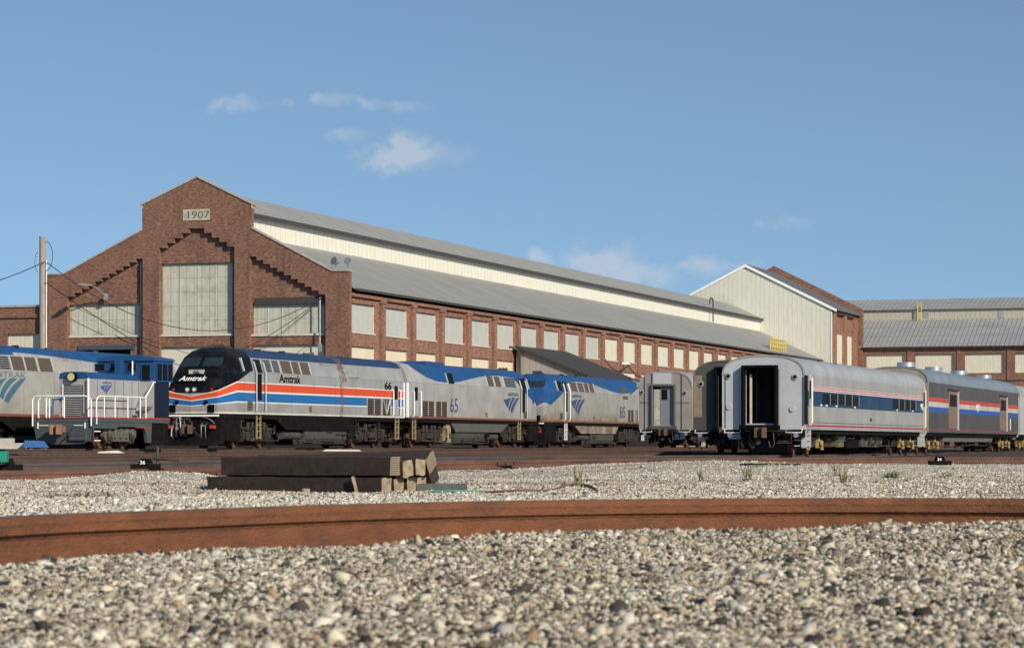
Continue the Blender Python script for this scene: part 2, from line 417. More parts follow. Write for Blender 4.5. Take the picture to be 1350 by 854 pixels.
# ------------------------------------------------------------------ ground
def sst(a, b, t):
    t = np.clip((t - a) / (b - a), 0, 1); return t * t * (3 - 2 * t)
YN = np.array([-2000, 0, 9.2, 12, 20, 27, 34, 43, 49, 54, 64, 80, 96, 115, 160, 6000.])
ZL = np.array([.30, .30, .30, .20, .10, .045, .03, -.06, -.13, -.12, -.04, .08, .18, .20, .20, .20])
ZR = np.array([.30, .30, .30, .20, .10, .045, .035, .02, .02, .03, .02, -.02, -.04, -.01, .20, .20])
def vnoise(x, y, s, seed=0):
    return (np.sin(x * s + 1.7 * np.sin(y * s * .83 + seed)) * np.cos(y * s * 1.13 + 1.3 * np.sin(x * s * .71 + seed * 2.1)))
def ground_z(x, y):
    x = np.asarray(x, float); y = np.asarray(y, float)
    px = 675 + F * x / np.maximum(y, 1.0)
    r = sst(560, 930, px)
    z = np.interp(y, YN, ZL) * (1 - r) + np.interp(y, YN, ZR) * r
    mid = sst(24, 30, y) * (1 - sst(90, 110, y))
    z = z + mid * (.028 * vnoise(x, y, 1.1, 1) + .018 * vnoise(x, y, 2.9, 4) + .010 * vnoise(x, y, 6.3, 2))
    # low humps of white ballast dumped against the lead track
    for (hx, hd, hr, hh) in ((520 / 3, 47, 1.3, .05), (215, 47.5, 1.1, .10), (262, 47, 1.0, .07), (120, 47.5, 1.3, .03), (880, 58, 3.2, .12), (960, 60, 3.5, .07)):
        X0 = (hx - 675) * hd / F
        z = z + hh * np.exp(-(((x - X0) / hr) ** 2 + ((y - hd) / (hr * 1.3)) ** 2))
    near = 1 - sst(9, 12, y)
    z = z + near * (.012 * vnoise(x, y, 2.2, 5) + .007 * vnoise(x, y, 7.1, 3) + .03 * sst(0, 2.0, x) * sst(5, 8.5, y))
    return z
ys = np.concatenate([np.arange(-60, 0, 6), np.arange(0, 12, .12), np.arange(12, 26, .5), np.arange(26, 80, .28), np.arange(80, 220, 2.5), np.array([230, 260, 320, 420, 600, 900, 1500, 2600, 4500, 8000])])
us = np.concatenate([np.linspace(-1, -.34, 14)[:-1], np.linspace(-.34, .34, 240), np.linspace(.34, 1, 14)[1:]])
def half(y): return np.where(y < 12, 8 + 0 * y, 1.0 * y + 0)
V = []
for y in ys:
    h = max(14.0, abs(y) * 1.0) if y > -1 else 60
    xs = us * h
    V.append(np.stack([xs, np.full_like(xs, y), ground_z(xs, np.full_like(xs, y))], 1))
V = np.concatenate(V); nx = len(us); ny = len(ys)
idx = np.arange(nx * ny).reshape(ny, nx)
Fq = np.stack([idx[:-1, :-1], idx[:-1, 1:], idx[1:, 1:], idx[1:, :-1]], -1).reshape(-1, 4)
def np_mesh(name, V, Fc, mats, fcol=None):
    me = bpy.data.meshes.new(name); n = Fc.shape[1]
    me.vertices.add(len(V)); me.vertices.foreach_set('co', V.astype(np.float32).ravel())
    me.loops.add(Fc.size); me.loops.foreach_set('vertex_index', Fc.astype(np.int32).ravel())
    me.polygons.add(len(Fc)); me.polygons.foreach_set('loop_start', np.arange(0, Fc.size, n, dtype=np.int32))
    for m_ in mats: me.materials.append(m_)
    if fcol is not None:
        at = me.attributes.new('stone_col', 'FLOAT_COLOR', 'FACE'); at.data.foreach_set('color', fcol.astype(np.float32).ravel())
    me.update(calc_edges=True); me.validate()
    o = bpy.data.objects.new(name, me); COL.objects.link(o); return o
gm, t, b = new_mat("ballast_ground"); N = NT(t); o = N.obj(); x = N.xyz(o)
vor = N.n('ShaderNodeTexVoronoi'); N.put(o, vor.inputs['Vector']); vor.inputs['Scale'].default_value = 26
vc = N.xyz(vor.outputs['Color'])
stone = N.mix(N.m('POWER', vc[0], 1.1), (.22, .20, .17), (.60, .57, .50))
stone = N.mix(N.m('GREATER_THAN', vc[1], .86), stone, (.06, .055, .05))
stone = N.mix(N.m('GREATER_THAN', vc[2], .88), stone, (.34, .24, .16))
wh = N.m('MULTIPLY_ADD', N.noise(N.vmul(o, (.6, 1, 1)), .55, 4, .6), 4, -1.9, clamp=True)
stone = N.mix(N.m('MULTIPLY', wh, .5), stone, (.30, .27, .23))
fine = N.noise(o, 60, 2, .5)
yd = N.m('ADD', x[1], N.m('MULTIPLY_ADD', N.noise(N.vmul(o, (.3, .3, .3)), 1.0, 3, .6), 6, -3))
far = N.m('MULTIPLY_ADD', yd, .15, -.15 * 72, clamp=True)
soil = N.mix(N.noise(N.vmul(o, (.4, 2, 1)), 1.2, 5, .7), (.018, .013, .011), (.075, .052, .040))
yl = N.m('MULTIPLY', N.m('MULTIPLY_ADD', yd, .5, -.5 * 51, clamp=True), N.m('LESS_THAN', N.m('SUBTRACT', x[0], N.m('MULTIPLY', x[1], -.055)), 0.0))
far = N.m('MAXIMUM', far, yl)
c = N.mix(far, stone, soil)
N.put(c, b.inputs['Base Color']); b.inputs['Roughness'].default_value = .95
N.bump(N.m('ADD', vor.outputs['Distance'], N.m('MULTIPLY', fine, .3)), .8, .02, b)
GROUND = tag(np_mesh("ground", V, Fq, [gm]), kind='structure')
GROUND.data.polygons.foreach_set('use_smooth', [True] * len(GROUND.data.polygons))

# loose stones (nobody could count them)
sm, t, b = new_mat("loose_stone"); N = NT(t)
at = N.n('ShaderNodeAttribute', attribute_name='stone_col')
c = N.mix(N.m('MULTIPLY_ADD', N.noise(N.obj(), 90, 3, .6), 1.6, -.5, clamp=True), N.vmul(at.outputs['Color'], (.72, .71, .70)), at.outputs['Color'])
N.put(c, b.inputs['Base Color']); b.inputs['Roughness'].default_value = .85
PAL = np.array([(.67, .61, .47), (.55, .50, .385), (.39, .35, .275), (.81, .76, .63), (.60, .58, .52), (.48, .37, .25), (.07, .062, .055), (.03, .028, .026), (.76, .69, .52), (.40, .27, .17), (.25, .215, .165), (.19, .165, .135)])
PW = np.array([.17, .15, .11, .10, .08, .06, .09, .07, .04, .02, .06, .05]); PW /= PW.sum()
PALM = np.array([(.68, .65, .56), (.58, .54, .45), (.78, .76, .68), (.48, .43, .35), (.60, .51, .37), (.12, .105, .09)])
PWM = np.array([.28, .24, .2, .14, .08, .06])
def ico():
    p = (1 + 5 ** .5) / 2
    v = np.array([(-1, p, 0), (1, p, 0), (-1, -p, 0), (1, -p, 0), (0, -1, p), (0, 1, p), (0, -1, -p), (0, 1, -p), (p, 0, -1), (p, 0, 1), (-p, 0, -1), (-p, 0, 1)]) / (1 + p * p) ** .5
    f = np.array([(0, 11, 5), (0, 5, 1), (0, 1, 7), (0, 7, 10), (0, 10, 11), (1, 5, 9), (5, 11, 4), (11, 10, 2), (10, 7, 6), (7, 1, 8), (3, 9, 4), (3, 4, 2), (3, 2, 6), (3, 6, 8), (3, 8, 9), (4, 9, 5), (2, 4, 11), (6, 2, 10), (8, 6, 7), (9, 8, 1)])
    return v, f
def octa():
    v = np.array([(1, 0, 0), (-1, 0, 0), (0, 1, 0), (0, -1, 0), (0, 0, 1), (0, 0, -1.)])
    f = np.array([(0, 2, 4), (2, 1, 4), (1, 3, 4), (3, 0, 4), (2, 0, 5), (1, 2, 5), (3, 1, 5), (0, 3, 5)])
    return v, f
def stones(name, pts, size, shape, pal, pw, label, cat, jit=.42, tint=None):
    v0, f0 = shape(); n = len(pts); k = len(v0)
    v = np.repeat(v0[None], n, 0) * (1 + rng.uniform(-jit, jit, (n, k, 1)))
    sc = np.stack([rng.uniform(.75, 1.35, n), rng.uniform(.65, 1.1, n), rng.uniform(.45, .85, n)], 1) * size[:, None]
    v = v * sc[:, None, :]
    a, b_, c_ = rng.uniform(0, 6.283, n), rng.normal(0, .5, n), rng.normal(0, .5, n)
    def rot(v, ax, an):
        ca, sa = np.cos(an)[:, None], np.sin(an)[:, None]; i, j = [(1, 2), (0, 2), (0, 1)][ax]
        w = v.copy(); w[..., i] = v[..., i] * ca - v[..., j] * sa; w[..., j] = v[..., i] * sa + v[..., j] * ca; return w
    v = rot(rot(rot(v, 0, b_), 1, c_), 2, a) + pts[:, None, :]
    f = (f0[None] + (np.arange(n) * k)[:, None, None]).reshape(-1, 3)
    col = pal[rng.choice(len(pal), n, p=pw)] * rng.uniform(.8, 1.2, (n, 1))
    if tint is not None: col = col * tint[:, None] ** np.array([.75, .95, 1.15])
    col = np.clip(col * (.86 if 'foreground' in name else .95), 0, .8)
    col = np.concatenate([np.repeat(col, len(f0), 0), np.ones((n * len(f0), 1))], 1)
    o = np_mesh(name, v.reshape(-1, 3), f, [sm], col)
    tag(o, label, cat, kind='stuff'); return o
def scatter(y0, y1, dens_fn, kx=.25, pad=.5, mx=2.0e5):
    """points in the wedge the picture covers (plus some margin); dens_fn(y) per square metre"""
    out = []
    edges = np.linspace(y0, y1, 40)
    for a, b_ in zip(edges[:-1], edges[1:]):
        ym = (a + b_) / 2; w = 2 * (kx * ym + pad); n = int(dens_fn(ym) * w * (b_ - a))
        y = rng.uniform(a, b_, n); x_ = rng.uniform(-1, 1, n) * (kx * y + pad); out.append(np.stack([x_, y], 1))
    return np.concatenate(out)
p = scatter(3.2, 8.95, lambda y: 17000 if y < 6 else 12000)
sz = np.clip(rng.lognormal(math.log(.0050), .40, len(p)), .0026, .011)
z = ground_z(p[:, 0], p[:, 1]) + rng.uniform(-.002, .008, len(p))
tn_ = 1.0 + .16 * vnoise(p[:, 0], p[:, 1], 3.1, 9) + .10 * vnoise(p[:, 0], p[:, 1], 9.0, 4)
stones("fine_foreground_gravel", np.column_stack([p, z]), sz, octa, PAL, PW, "small angular gravel filling the foreground below the near rusty rail", "gravel", .3, tn_)
p = scatter(3.2, 8.95, lambda y: 1100)
sz = np.clip(rng.lognormal(math.log(.0080), .42, len(p)), .0045, .021)
z = ground_z(p[:, 0], p[:, 1]) + rng.uniform(-.001, .008, len(p))
stones("foreground_gravel", np.column_stack([p, z]), sz, ico, PAL, PW, "larger pale and dark stones lying among the foreground gravel", "gravel")
p = scatter(9.6, 26, lambda y: 900 if y < 14 else (380 if y < 20 else 260), kx=.225, pad=.6)
sz = np.clip(rng.lognormal(math.log(.014), .45, len(p)), .006, .05)
z = ground_z(p[:, 0], p[:, 1]) + rng.uniform(-.004, .01, len(p))
stones("mid_gravel", np.column_stack([p, z]), sz, octa, PALM, PWM, "grey and white gravel just behind the near rusty rail", "gravel", .25)
p = scatter(26, 74, lambda y: 420 if y < 36 else (260 if y < 50 else 130), kx=.225, pad=1)
px_ = 675 + F * p[:, 0] / p[:, 1]
keep = ~((p[:, 1] > 50.5) & (px_ < 560))
keep &= ~((p[:, 1] > 33) & (px_ < 560) & (px_ > 300) & (rng.uniform(size=len(p)) < .5))
p = p[keep]
sz = np.clip(rng.lognormal(math.log(.0145), .38, len(p)), .007, .05)
z = ground_z(p[:, 0], p[:, 1]) + rng.uniform(-.006, .012, len(p))
px_ = 675 + F * p[:, 0] / p[:, 1]
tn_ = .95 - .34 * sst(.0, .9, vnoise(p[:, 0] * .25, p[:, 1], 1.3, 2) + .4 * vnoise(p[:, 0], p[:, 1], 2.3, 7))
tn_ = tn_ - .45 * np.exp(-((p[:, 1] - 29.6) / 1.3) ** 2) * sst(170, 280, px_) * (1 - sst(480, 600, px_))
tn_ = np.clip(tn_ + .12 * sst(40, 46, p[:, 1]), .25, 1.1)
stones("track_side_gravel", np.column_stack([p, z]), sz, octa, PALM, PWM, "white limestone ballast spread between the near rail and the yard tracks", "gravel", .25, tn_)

# ------------------------------------------------------------------ rails and tracks
RP = [(-.075, 0), (.075, 0), (.075, .012), (.024, .028), (.018, .042), (.018, .118), (.024, .129), (.036, .134), (.036, .152), (.038, .160), (.036, .166), (.034, .174), (.024, .180),
      (-.024, .180), (-.034, .174), (-.036, .166), (-.038, .160), (-.036, .152), (-.036, .134), (-.024, .129), (-.018, .118), (-.018, .042), (-.024, .028), (-.075, .012)]
def smooth_pts(pts, n):
    pts = [Vector(p) for p in pts]
    if len(pts) == 2: return [pts[0].lerp(pts[1], i / n) for i in range(n + 1)]
    out = []
    for i in range(len(pts) - 1):
        p0 = pts[max(i - 1, 0)]; p1 = pts[i]; p2 = pts[i + 1]; p3 = pts[min(i + 2, len(pts) - 1)]
        for k in range(n):
            u = k / n
            out.append(.5 * ((2 * p1) + (p2 - p0) * u + (2 * p0 - 5 * p1 + 4 * p2 - p3) * u * u + (3 * p1 - p0 - 3 * p2 + p3) * u ** 3))
    out.append(pts[-1]); return out
def rail_mb(path, off=0.0, scale=1.0):
    mb = MB(); vs = []; fs = []; n = len(RP)
    for i, p in enumerate(path):
        d = path[min(i + 1, len(path) - 1)] - path[max(i - 1, 0)]; d.z = 0; d.normalize(); nrm = Vector((d.y, -d.x, 0))
        for (a, h) in RP: vs.append(p + nrm * (off + a * scale) + Vector((0, 0, (h - .18) * scale)))
    mi = []
    for i in range(len(path) - 1):
        for k in range(n):
            fs.append((i * n + k, i * n + (k + 1) % n, (i + 1) * n + (k + 1) % n, (i + 1) * n + k)); mi.append(1 if k == 12 else 0)
    fs.append(tuple(range(n))); mi.append(0); fs.append(tuple(range(len(vs) - n, len(vs)))); mi.append(0)
    mb.add(vs, fs); mb.m = mi; return mb
# the near rail
pp = [P(-260, 702, 5.15), P(0, 681, 6.3), P(230, 672, 6.95), P(450, 664.6, 7.6), P(675, 659.6, 8.12), P(900, 657, 8.42), P(1130, 656, 8.54), P(1350, 656.6, 8.47), P(1560, 659, 8.2)]
ztop = .42
pp = [Vector(((p_.x / p_.y) * ((CAMZ - ztop) / (CAMZ - p_.z) * p_.y), (CAMZ - ztop) / (CAMZ - p_.z) * p_.y, ztop)) for p_ in pp]
near = smooth_pts(pp, 8)
o = rail_mb(near).build("near_rail", [RUST, RAILTOP], smooth=False)
tag(o, "long rusty orange rail curving across the gravel in the foreground", "rail")

tie_me = None
def track(name, label, pts, n=10, sleepers=(0, 0), group="railway tracks of the yard", spacing=.56, rm=None):
    path = smooth_pts(pts, n)
    root = empty(name, path[0], 0, label, "track", group)
    rel = [p_ - path[0] for p_ in path]
    for s_ in (-.7535, .7535): rail_mb(rel, s_).build("rail", [rm or RUST_FAR, RAILTOP], root)
    # sleepers
    acc = 0; nxt = sleepers[0]; cnt = 0; tm = None
    for a, b_ in zip(rel[:-1], rel[1:]):
        L = (b_ - a).length
        while acc + L > nxt and nxt < sleepers[1] and cnt < 98:
            u = (nxt - acc) / L; c_ = a.lerp(b_, u); d = (b_ - a)
            an = math.atan2(d.y, d.x)
            if tm is None:
                ob = MB().box(-.115, .115, -1.3, 1.3, -.17, 0).build("sleeper", TIE_OLD, root); tm = ob.data
            else:
                ob = bpy.data.objects.new("sleeper", tm); COL.objects.link(ob); ob.parent = root
            ob.location = c_ + Vector((0, 0, -.182)); ob.rotation_euler = (0, 0, an); nxt += spacing; cnt += 1
        acc += L
    return root
TAN = .352
T1 = Frame(-14.24, 113.8, .4, TAN)       # origin: nose of the striped locomotive, z at rail top
track("railway_track", "rusty lead track nearest the white ballast, crossing in front of every train",
      [P(-330, 632, 45), P(0, 622, 50), P(150, 620, 52), P(400, 613, 57), P(660, 607.2, 63), P(860, 604.8, 69), P(1100, 603.2, 76), P(1350, 602.5, 84), P(1700, 601, 96)], 8, (22, 60), rm=RUST_RED)
track("railway_track", "second yard track from the camera, running behind the sleeper stack towards the nearest coach",
      [P(-330, 617, 52), P(0, 611.5, 58), P(300, 606.5, 66), P(600, 602.5, 78), P(800, 601, 88), P(925, 600, 95.5)] + [Vector((9.7 + .332 * d, 99.5 + .943 * d, .16)) for d in (4, 20, 60, 110)], 8, rm=RUST_GREY)
track("railway_track", "third yard track from the camera, leading to the shaded dark coach",
      [P(-330, 605, 66), P(0, 601.5, 75), P(300, 598.5, 86), P(600, 596.3, 100), P(800, 595.5, 110)] + [Vector((9.8 + .332 * d, 116.5 + .943 * d, .22)) for d in (2, 20, 90)], 8)
track("railway_track", "yard track under the three coupled silver locomotives and the blue switcher", [T1.w(0, -60), T1.w(0, -20), T1.w(0, 30), T1.w(0, 110)], 4, (36, 90))
track("railway_track", "yard track under the far left silver locomotive", [T1.w(-5.6, -70, -.25), T1.w(-5.6, -20, -.25), T1.w(-5.6, 60, -.1)], 4)
track("railway_track", "yard track under the coach with the closed end door", [Vector((8.5 - .332 * 45, 141 - .943 * 45, .4)), Vector((8.5, 141, .4)), Vector((8.5 + .332 * 90, 141 + .943 * 90, .4))], 4)

# joint bars and loose tie plates along the lead track
for (px, py, d, w_, lab) in ((270, 624, 52.9, .65, "rust red joint bar with bolts on the lead track left of the sleeper stack"), (655, 610.5, 62.4, 1.2, "long bolted joint bar on the lead track right of the sleeper stack"), (862, 607, 68.4, .9, "short joint bar on the lead track beside the white ballast hump")):
    p_ = P(px, py, d - .85); jb = MB().box(-w_ / 2, w_ / 2, -.03, .03, -.05, .05)
    for k in range(5): jb.cyl((-w_ * .4 + k * w_ * .2, -.07, .0), (-w_ * .4 + k * w_ * .2, -.03, 0), .028, 6)
    o = jb.build("joint_bar", mat("red_rust", (.065, .034, .025), .9, var=.4, scale=20), loc=p_, rotz=.6); tag(o, lab, "joint bar")
# ------------------------------------------------------------------ main building
B = Frame(*[(461 - 675) / F * 180, 180, 0], .335)
ROTB = B.rotz; BO = B.o
def fpt(px, py, y0=0): return B.onY(px, py, y0)
DEP = .38
shop = empty("brick_workshop", BO, ROTB, "long red brick workshop with stepped gable front, cream clerestory and grey metal roof", "workshop")
x_l = fpt(62, 400)[0]
out = [(x_l, 0), (x_l, fpt(62, 362.5)[1]), fpt(83, 362.5), fpt(187.5, 304), fpt(187.5, 276), fpt(185.5, 271.5), fpt(260, 234), fpt(334, 270.5), fpt(332.5, 275), fpt(331.5, 301), fpt(437, 357.5), (0, fpt(461, 357.5)[1]), (0, 0)]
def stepped(xa, xb, pa, apex, pb):
    """recess from xa to xb (photo columns, front plane); stepped head rising from pa to apex down to pb (photo points)"""
    res = []
    def stairs(p, q):
        n = max(1, round(abs(q[0] - p[0]) / 9.3)); r = []
        for i in range(n):
            xx0 = p[0] + (q[0] - p[0]) * i / n; xx1 = p[0] + (q[0] - p[0]) * (i + 1) / n
            yy = p[1] + (q[1] - p[1]) * (i / max(1, n - 1) if n > 1 else 0)
            r += [(xx0, yy), (xx1, yy)]
        return r
    if apex: pts = stairs(pa, apex) + stairs(apex, pb)
    else: pts = stairs(pa, pb)
    return [(fpt(xa, 500)[0], 0)] + [fpt(*q) for q in pts] + [(fpt(xb, 500)[0], 0)]
rec_l = stepped(88.5, 188, (88.5, 391), None, (188, 341))
rec_c = stepped(209.5, 309, (209.5, 327), (259, 301), (309, 325))
rec_r = stepped(329, 429, (329, 338), None, (429, 388))
poly = out + list(reversed(rec_r)) + list(reversed(rec_c)) + list(reversed(rec_l))
mb = MB(); mb.prism(poly, 'y', 0, DEP)
# back wall of the recesses, in pieces round the openings
def wall_grid(mb, x0, x1, z0, z1, holes, ya, yb):
    xs = sorted({x0, x1, *[h[0] for h in holes], *[h[1] for h in holes]}); zs = sorted({z0, z1, *[h[2] for h in holes], *[h[3] for h in holes]})
    for a, b_ in zip(xs[:-1], xs[1:]):
        run = None
        for c_, d_ in list(zip(zs[:-1], zs[1:])) + [(None, None)]:
            inside = c_ is None or any(h[0] - 1e-6 <= a and b_ <= h[1] + 1e-6 and h[2] - 1e-6 <= c_ and d_ <= h[3] + 1e-6 for h in holes)
            if inside:
                if run: mb.box(a, b_, ya, yb, run[0], run[1]); run = None
            else: run = (run[0], d_) if run else (c_, d_)
def rect(xa, ya_, xb, yb_, yd=DEP):
    a = fpt(xa, ya_, yd); b_ = fpt(xb, yb_, yd); return (a[0], b_[0], b_[1], a[1])
FH = [rect(90.5, 402, 186.5, 441), rect(212.5, 348, 306.5, 439.5), rect(333, 399.5, 427.5, 439), rect(105, 458.5, 172, 520), rect(211, 457.5, 306, 540), rect(333, 455, 427.5, 540)]
FH[3] = (FH[3][0], FH[3][1], 0.2, FH[3][3]); FH[4] = (FH[4][0], FH[4][1], 2.6, FH[4][3]); FH[5] = (FH[5][0], FH[5][1], 2.6, FH[5][3])
for (a, b_, top), hs in (((88.5, 188, 392), (FH[0], FH[3])), ((209.5, 309, 298), (FH[1], FH[4])), ((329, 429, 392), (FH[2], FH[5]))):
    q0, q1, qz = fpt(a, 0)[0] - .3, fpt(b_, 0)[0] + .3, fpt(a, top)[1]
    if a < 100: mb.prism([(q0, qz + .002), (q1, qz + .002), (q1, fpt(b_, 336)[1]), (q0, fpt(a, 380)[1])], 'y', DEP + .003, DEP + .4)
    if a > 300: mb.prism([(q0, qz + .002), (q1, qz + .002), (q1, fpt(b_, 381)[1]), (q0, fpt(a, 332)[1])], 'y', DEP + .003, DEP + .4)
    wall_grid(mb, fpt(a, 0)[0] - .3, fpt(b_, 0)[0] + .3, 0.0, fpt(a, top)[1], hs, DEP + .003, DEP + .4)
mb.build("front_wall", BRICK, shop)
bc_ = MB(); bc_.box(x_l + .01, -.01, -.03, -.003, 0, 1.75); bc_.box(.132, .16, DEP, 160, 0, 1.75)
bc_.build("dark_shade_band", mat("shade_band_dark", (.02, .018, .017), .9, var=.4), shop)  # added dark band on the walls, stands in for shade beneath the trains
# coping along the gable
cop = MB(); top = out[1:-1]
for (a, b_) in zip(top[:-1], top[1:]):
    if abs(a[0] - b_[0]) < .5 and abs(a[1] - b_[1]) > .3: continue
    d = Vector((b_[0] - a[0], b_[1] - a[1])); n_ = Vector((-d.y, d.x)).normalized()
    if n_.y < 0: n_ = -n_
    cop.prism([(a[0] - .02, a[1] + .003), (b_[0] + .02, b_[1] + .003), (b_[0] + .02 + n_.x * .1, b_[1] + n_.y * .11), (a[0] - .02 + n_.x * .1, a[1] + n_.y * .11)], 'y', -.08, DEP + .06)
cop.build("coping", STONE, shop)
# front panels
for i, h in enumerate(FH):
    mt = P_FRONT if i < 3 else (DARK if i == 3 else P_WHITE)
    w = MB().box(h[0] + .004, h[1] - .004, DEP + .22, DEP + .27, h[2] + .004, h[3] - .004).build("window_panel" if i != 3 else "doorway", mt, shop)
    if i < 3:
        f_ = MB(); f_.box(h[0] - .06, h[1] + .06, DEP - .08, DEP + .2, h[2] - .16, h[2] - .004); f_.build("sill", STONE_TRIM, w)
        bars = MB(); nb = 4 if i == 1 else 5
        for k in range(1, nb):
            xx = h[0] + (h[1] - h[0]) * k / nb; bars.box(xx - .035, xx + .035, DEP + .19, DEP + .217, h[2] + .01, h[3] - .01)
        for k in range(1, 5 if i == 1 else 2):
            zz = h[2] + (h[3] - h[2]) * k / (5 if i == 1 else 2); bars.box(h[0] + .01, h[1] - .01, DEP + .2, DEP + .212, zz - .012, zz + .012)
        bars.build("frame", P_FRONT, w)
a = fpt(333, 392.5); b_ = fpt(428, 399.5)
MB().box(a[0], b_[0], DEP - .06, DEP + .1, b_[1], a[1]).build("lintel", TRIMDARK, shop)
a = fpt(100, 455.5); b_ = fpt(175, 462)
MB().box(a[0], b_[0], DEP - .1, DEP + .0, b_[1] + .1, a[1]).build("lintel", mat("steel_blue_lintel", (.05, .07, .1), .6), shop)
# corbel bricks under each step
# date stone
a = fpt(241.5, 276.5); b_ = fpt(276.5, 290)
ds = MB().box(a[0], b_[0], -.05, .0, b_[1], a[1]).build("date_stone", mat("date_stone", (.42, .39, .33), .9, var=.3, scale=2.5, dirt=(.2, .17, .13)), shop)
text_part("1907", "numerals", mat("carved_shade", (.13, .12, .10), .95), ds, (a[0] + .2, -.056, b_[1] + .15), (1, 0, 0), (0, 0, 1), a[1] - b_[1] - .28, 1.3, .012)
# side wall: bays
BAY = 6.27; NB = 26; LEN = BAY * NB
zt1, zb1 = B.onX(480, 401)[1], B.onX(480, 438.5)[1]
EAVE = B.onX(560, 395.5)[1]
zt2 = B.onX(480, 457)[1]
sw = MB(); holes = []
for k in range(NB):
    y0 = .72 + BAY * k if k else .42
    y1_ = BAY * k + (5.45 if k else 5.15)
    holes.append((y0, y1_, zb1, zt1)); holes.append((y0, y1_, 4.3, zt2))
class Swap(MB):
    def box(s, a, b_, c_, d_, e, f, mi=0): return MB.box(s, c_, d_, a, b_, e, f, mi)
sw = Swap(); wall_grid(sw, DEP + .02, LEN, 0, EAVE - .25, holes, -.5, -.1)
for k in range(1, NB + 1):
    MB.box(sw, -.098, .13, BAY * k - .32, BAY * k + .42, 0, EAVE - .75)
    MB.box(sw, -.098, .2, BAY * k - .42, BAY * k + .52, EAVE - .748, EAVE - .52)
# corbel table under the eave
MB.box(sw, -.097, .12, DEP + .02, LEN, EAVE - .518, EAVE - .26)
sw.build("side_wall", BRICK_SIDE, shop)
for j, h in enumerate(holes):
    k = j // 2; up = j % 2 == 0
    mt = (P_GREY if k < 10 else P_CREAM) if up else P_LOW
    w = MB().box(-.34, -.28, h[0] + .003, h[1] - .003, h[2] + .003, h[3] - .003).build("window_panel", mt, shop)
    if k < 16:
        f_ = MB().box(-.27, -.04, h[0], h[1], h[2] - .09, h[2]); f_.box(-.27, -.2, h[1] - .09, h[1] - .004, h[2] + .002, h[3] - .004); f_.build("frame", STONE_TRIM, w)
# roofs: lower slope, clerestory, upper roof
XC = -8.05
zc0 = 15.35; zc1 = 16.98; XR = fpt(260, 234)[0]; zr = 19.0
mbr = MB(); mbr.prism([(.28, EAVE - .02), (.28, EAVE + .13), (XC, zc0 + .1), (XC, zc0 - .15)], 'y', DEP + .01, LEN)
XL = 2 * XR
mbr.prism([(XL - .55, EAVE - .02), (XL - XC, zc0 - .15), (XL - XC, zc0 + .1), (XL - .55, EAVE + .13)], 'y', DEP + .01, LEN)
mbr.build("lower_roof", ROOF, shop)
mbg = MB(); mbg.box(.285, .42, DEP + .01, LEN, EAVE - .12, EAVE + .06); mbg.build("gutter", TRIMDARK, shop)
mbc = MB(); mbc.box(XC - .2, XC - .004, DEP + .02, LEN, zc0 - .5, zc1); mbc.box(XL - XC + .004, XL - XC + .2, DEP + .02, LEN, zc0 - .5, zc1); mbc.build("clerestory", CLER, shop)
mbu = MB(); mbu.prism([(XC + .4, zc1 - .02), (XC + .4, zc1 + .12), (XR, zr + .05), (XL - XC - .4, zc1 + .12), (XL - XC - .4, zc1 - .02), (XR, zr - .1)], 'y', DEP + .015, LEN); mbu.build("upper_roof", ROOF_UP, shop)
MB().box(XC + .402, XC + .47, DEP + .02, LEN, zc1 - .16, zc1 + .12).build("fascia", TRIMDARK, shop)
MB().box(XL + .1, XL + .5, DEP + .42, LEN, 0, EAVE).build("far_wall", BRICK, shop)
# bent vent pipe on the clerestory
y0, z0 = B.onX(938, 420, XC + .3)
h_ = .1
mbp = MB().tube([(XC + .5, y0, zc0 + .05), (XC + .5, y0, zc1 + .9), (XC + .5, y0 - .3, zc1 + 1.25), (XC + .5, y0 - 1.1, zc1 + 1.3), (XC + .5, y0 - 1.6, zc1 + 1.0), (XC + .5, y0 - 1.7, zc1 + .5)], .09)
mbp.build("vent_pipe", TRIMDARK, shop)
# yellow ladder cage at the end of the lower roof
cg = MB(); ya, za = B.onX(1016, 466, -.5); yb_, zb_ = B.onX(1036, 454, -.5)
for k in range(8):
    yy = ya + (yb_ - ya) * k / 7; cg.box(-.56, -.46, yy - .09, yy + .09, EAVE + .3, EAVE + 1.9)
for k in range(4):
    zz = EAVE + .4 + k * .48; cg.box(-.6, -.42, ya, yb_, zz - .07, zz + .07)
cg.build("ladder_cage", YELLOW, shop)

# street light on the facade
a = fpt(140, 391); lamp = empty("wall_light", B.w(a[0], 0, a[1]), ROTB, "grey gooseneck yard light on the left bay of the gable front", "light")
MB().box(-.14, .14, -.16, -.002, -.22, .2).build("junction_box", GALV, lamp)
MB().tube([(0, -.16, .05), (-.25, -.7, .5), (-.5, -1.3, .75), (-.75, -1.75, .78)], .045).build("arm", GALV, lamp)
hd = MB().prism([(-.2, .0), (.2, .0), (.14, .16), (-.14, .16)], 'y', -2.55, -1.7).build("lamp_head", GALV, lamp); hd.location = (-.8, 0, .68)
# floodlights on the corner
for (px, nm, an) in ((443, "left", .6), (459.5, "right", -.5)):
    a = fpt(px, 356.5); fl = empty("floodlight", B.w(a[0] - .1, .2, a[1] + .17), ROTB, "%s of the two floodlights on the brick corner parapet of the gable front" % nm, "floodlight", "floodlights on the corner parapet")
    MB().box(-.05, .05, -.05, .05, 0, .3).build("bracket", GALV, fl)
    MB().cyl((-.1 * an, -.22, .52), (.1 * an, .18, .42), .3, 14, r1=.16).build("reflector", GALV, fl)
    MB().cyl((-.11 * an, -.24, .523), (-.1 * an, -.222, .518), .26, 14).build("lens", mat("flood_glass", (.22, .23, .24), .2, .4), fl)
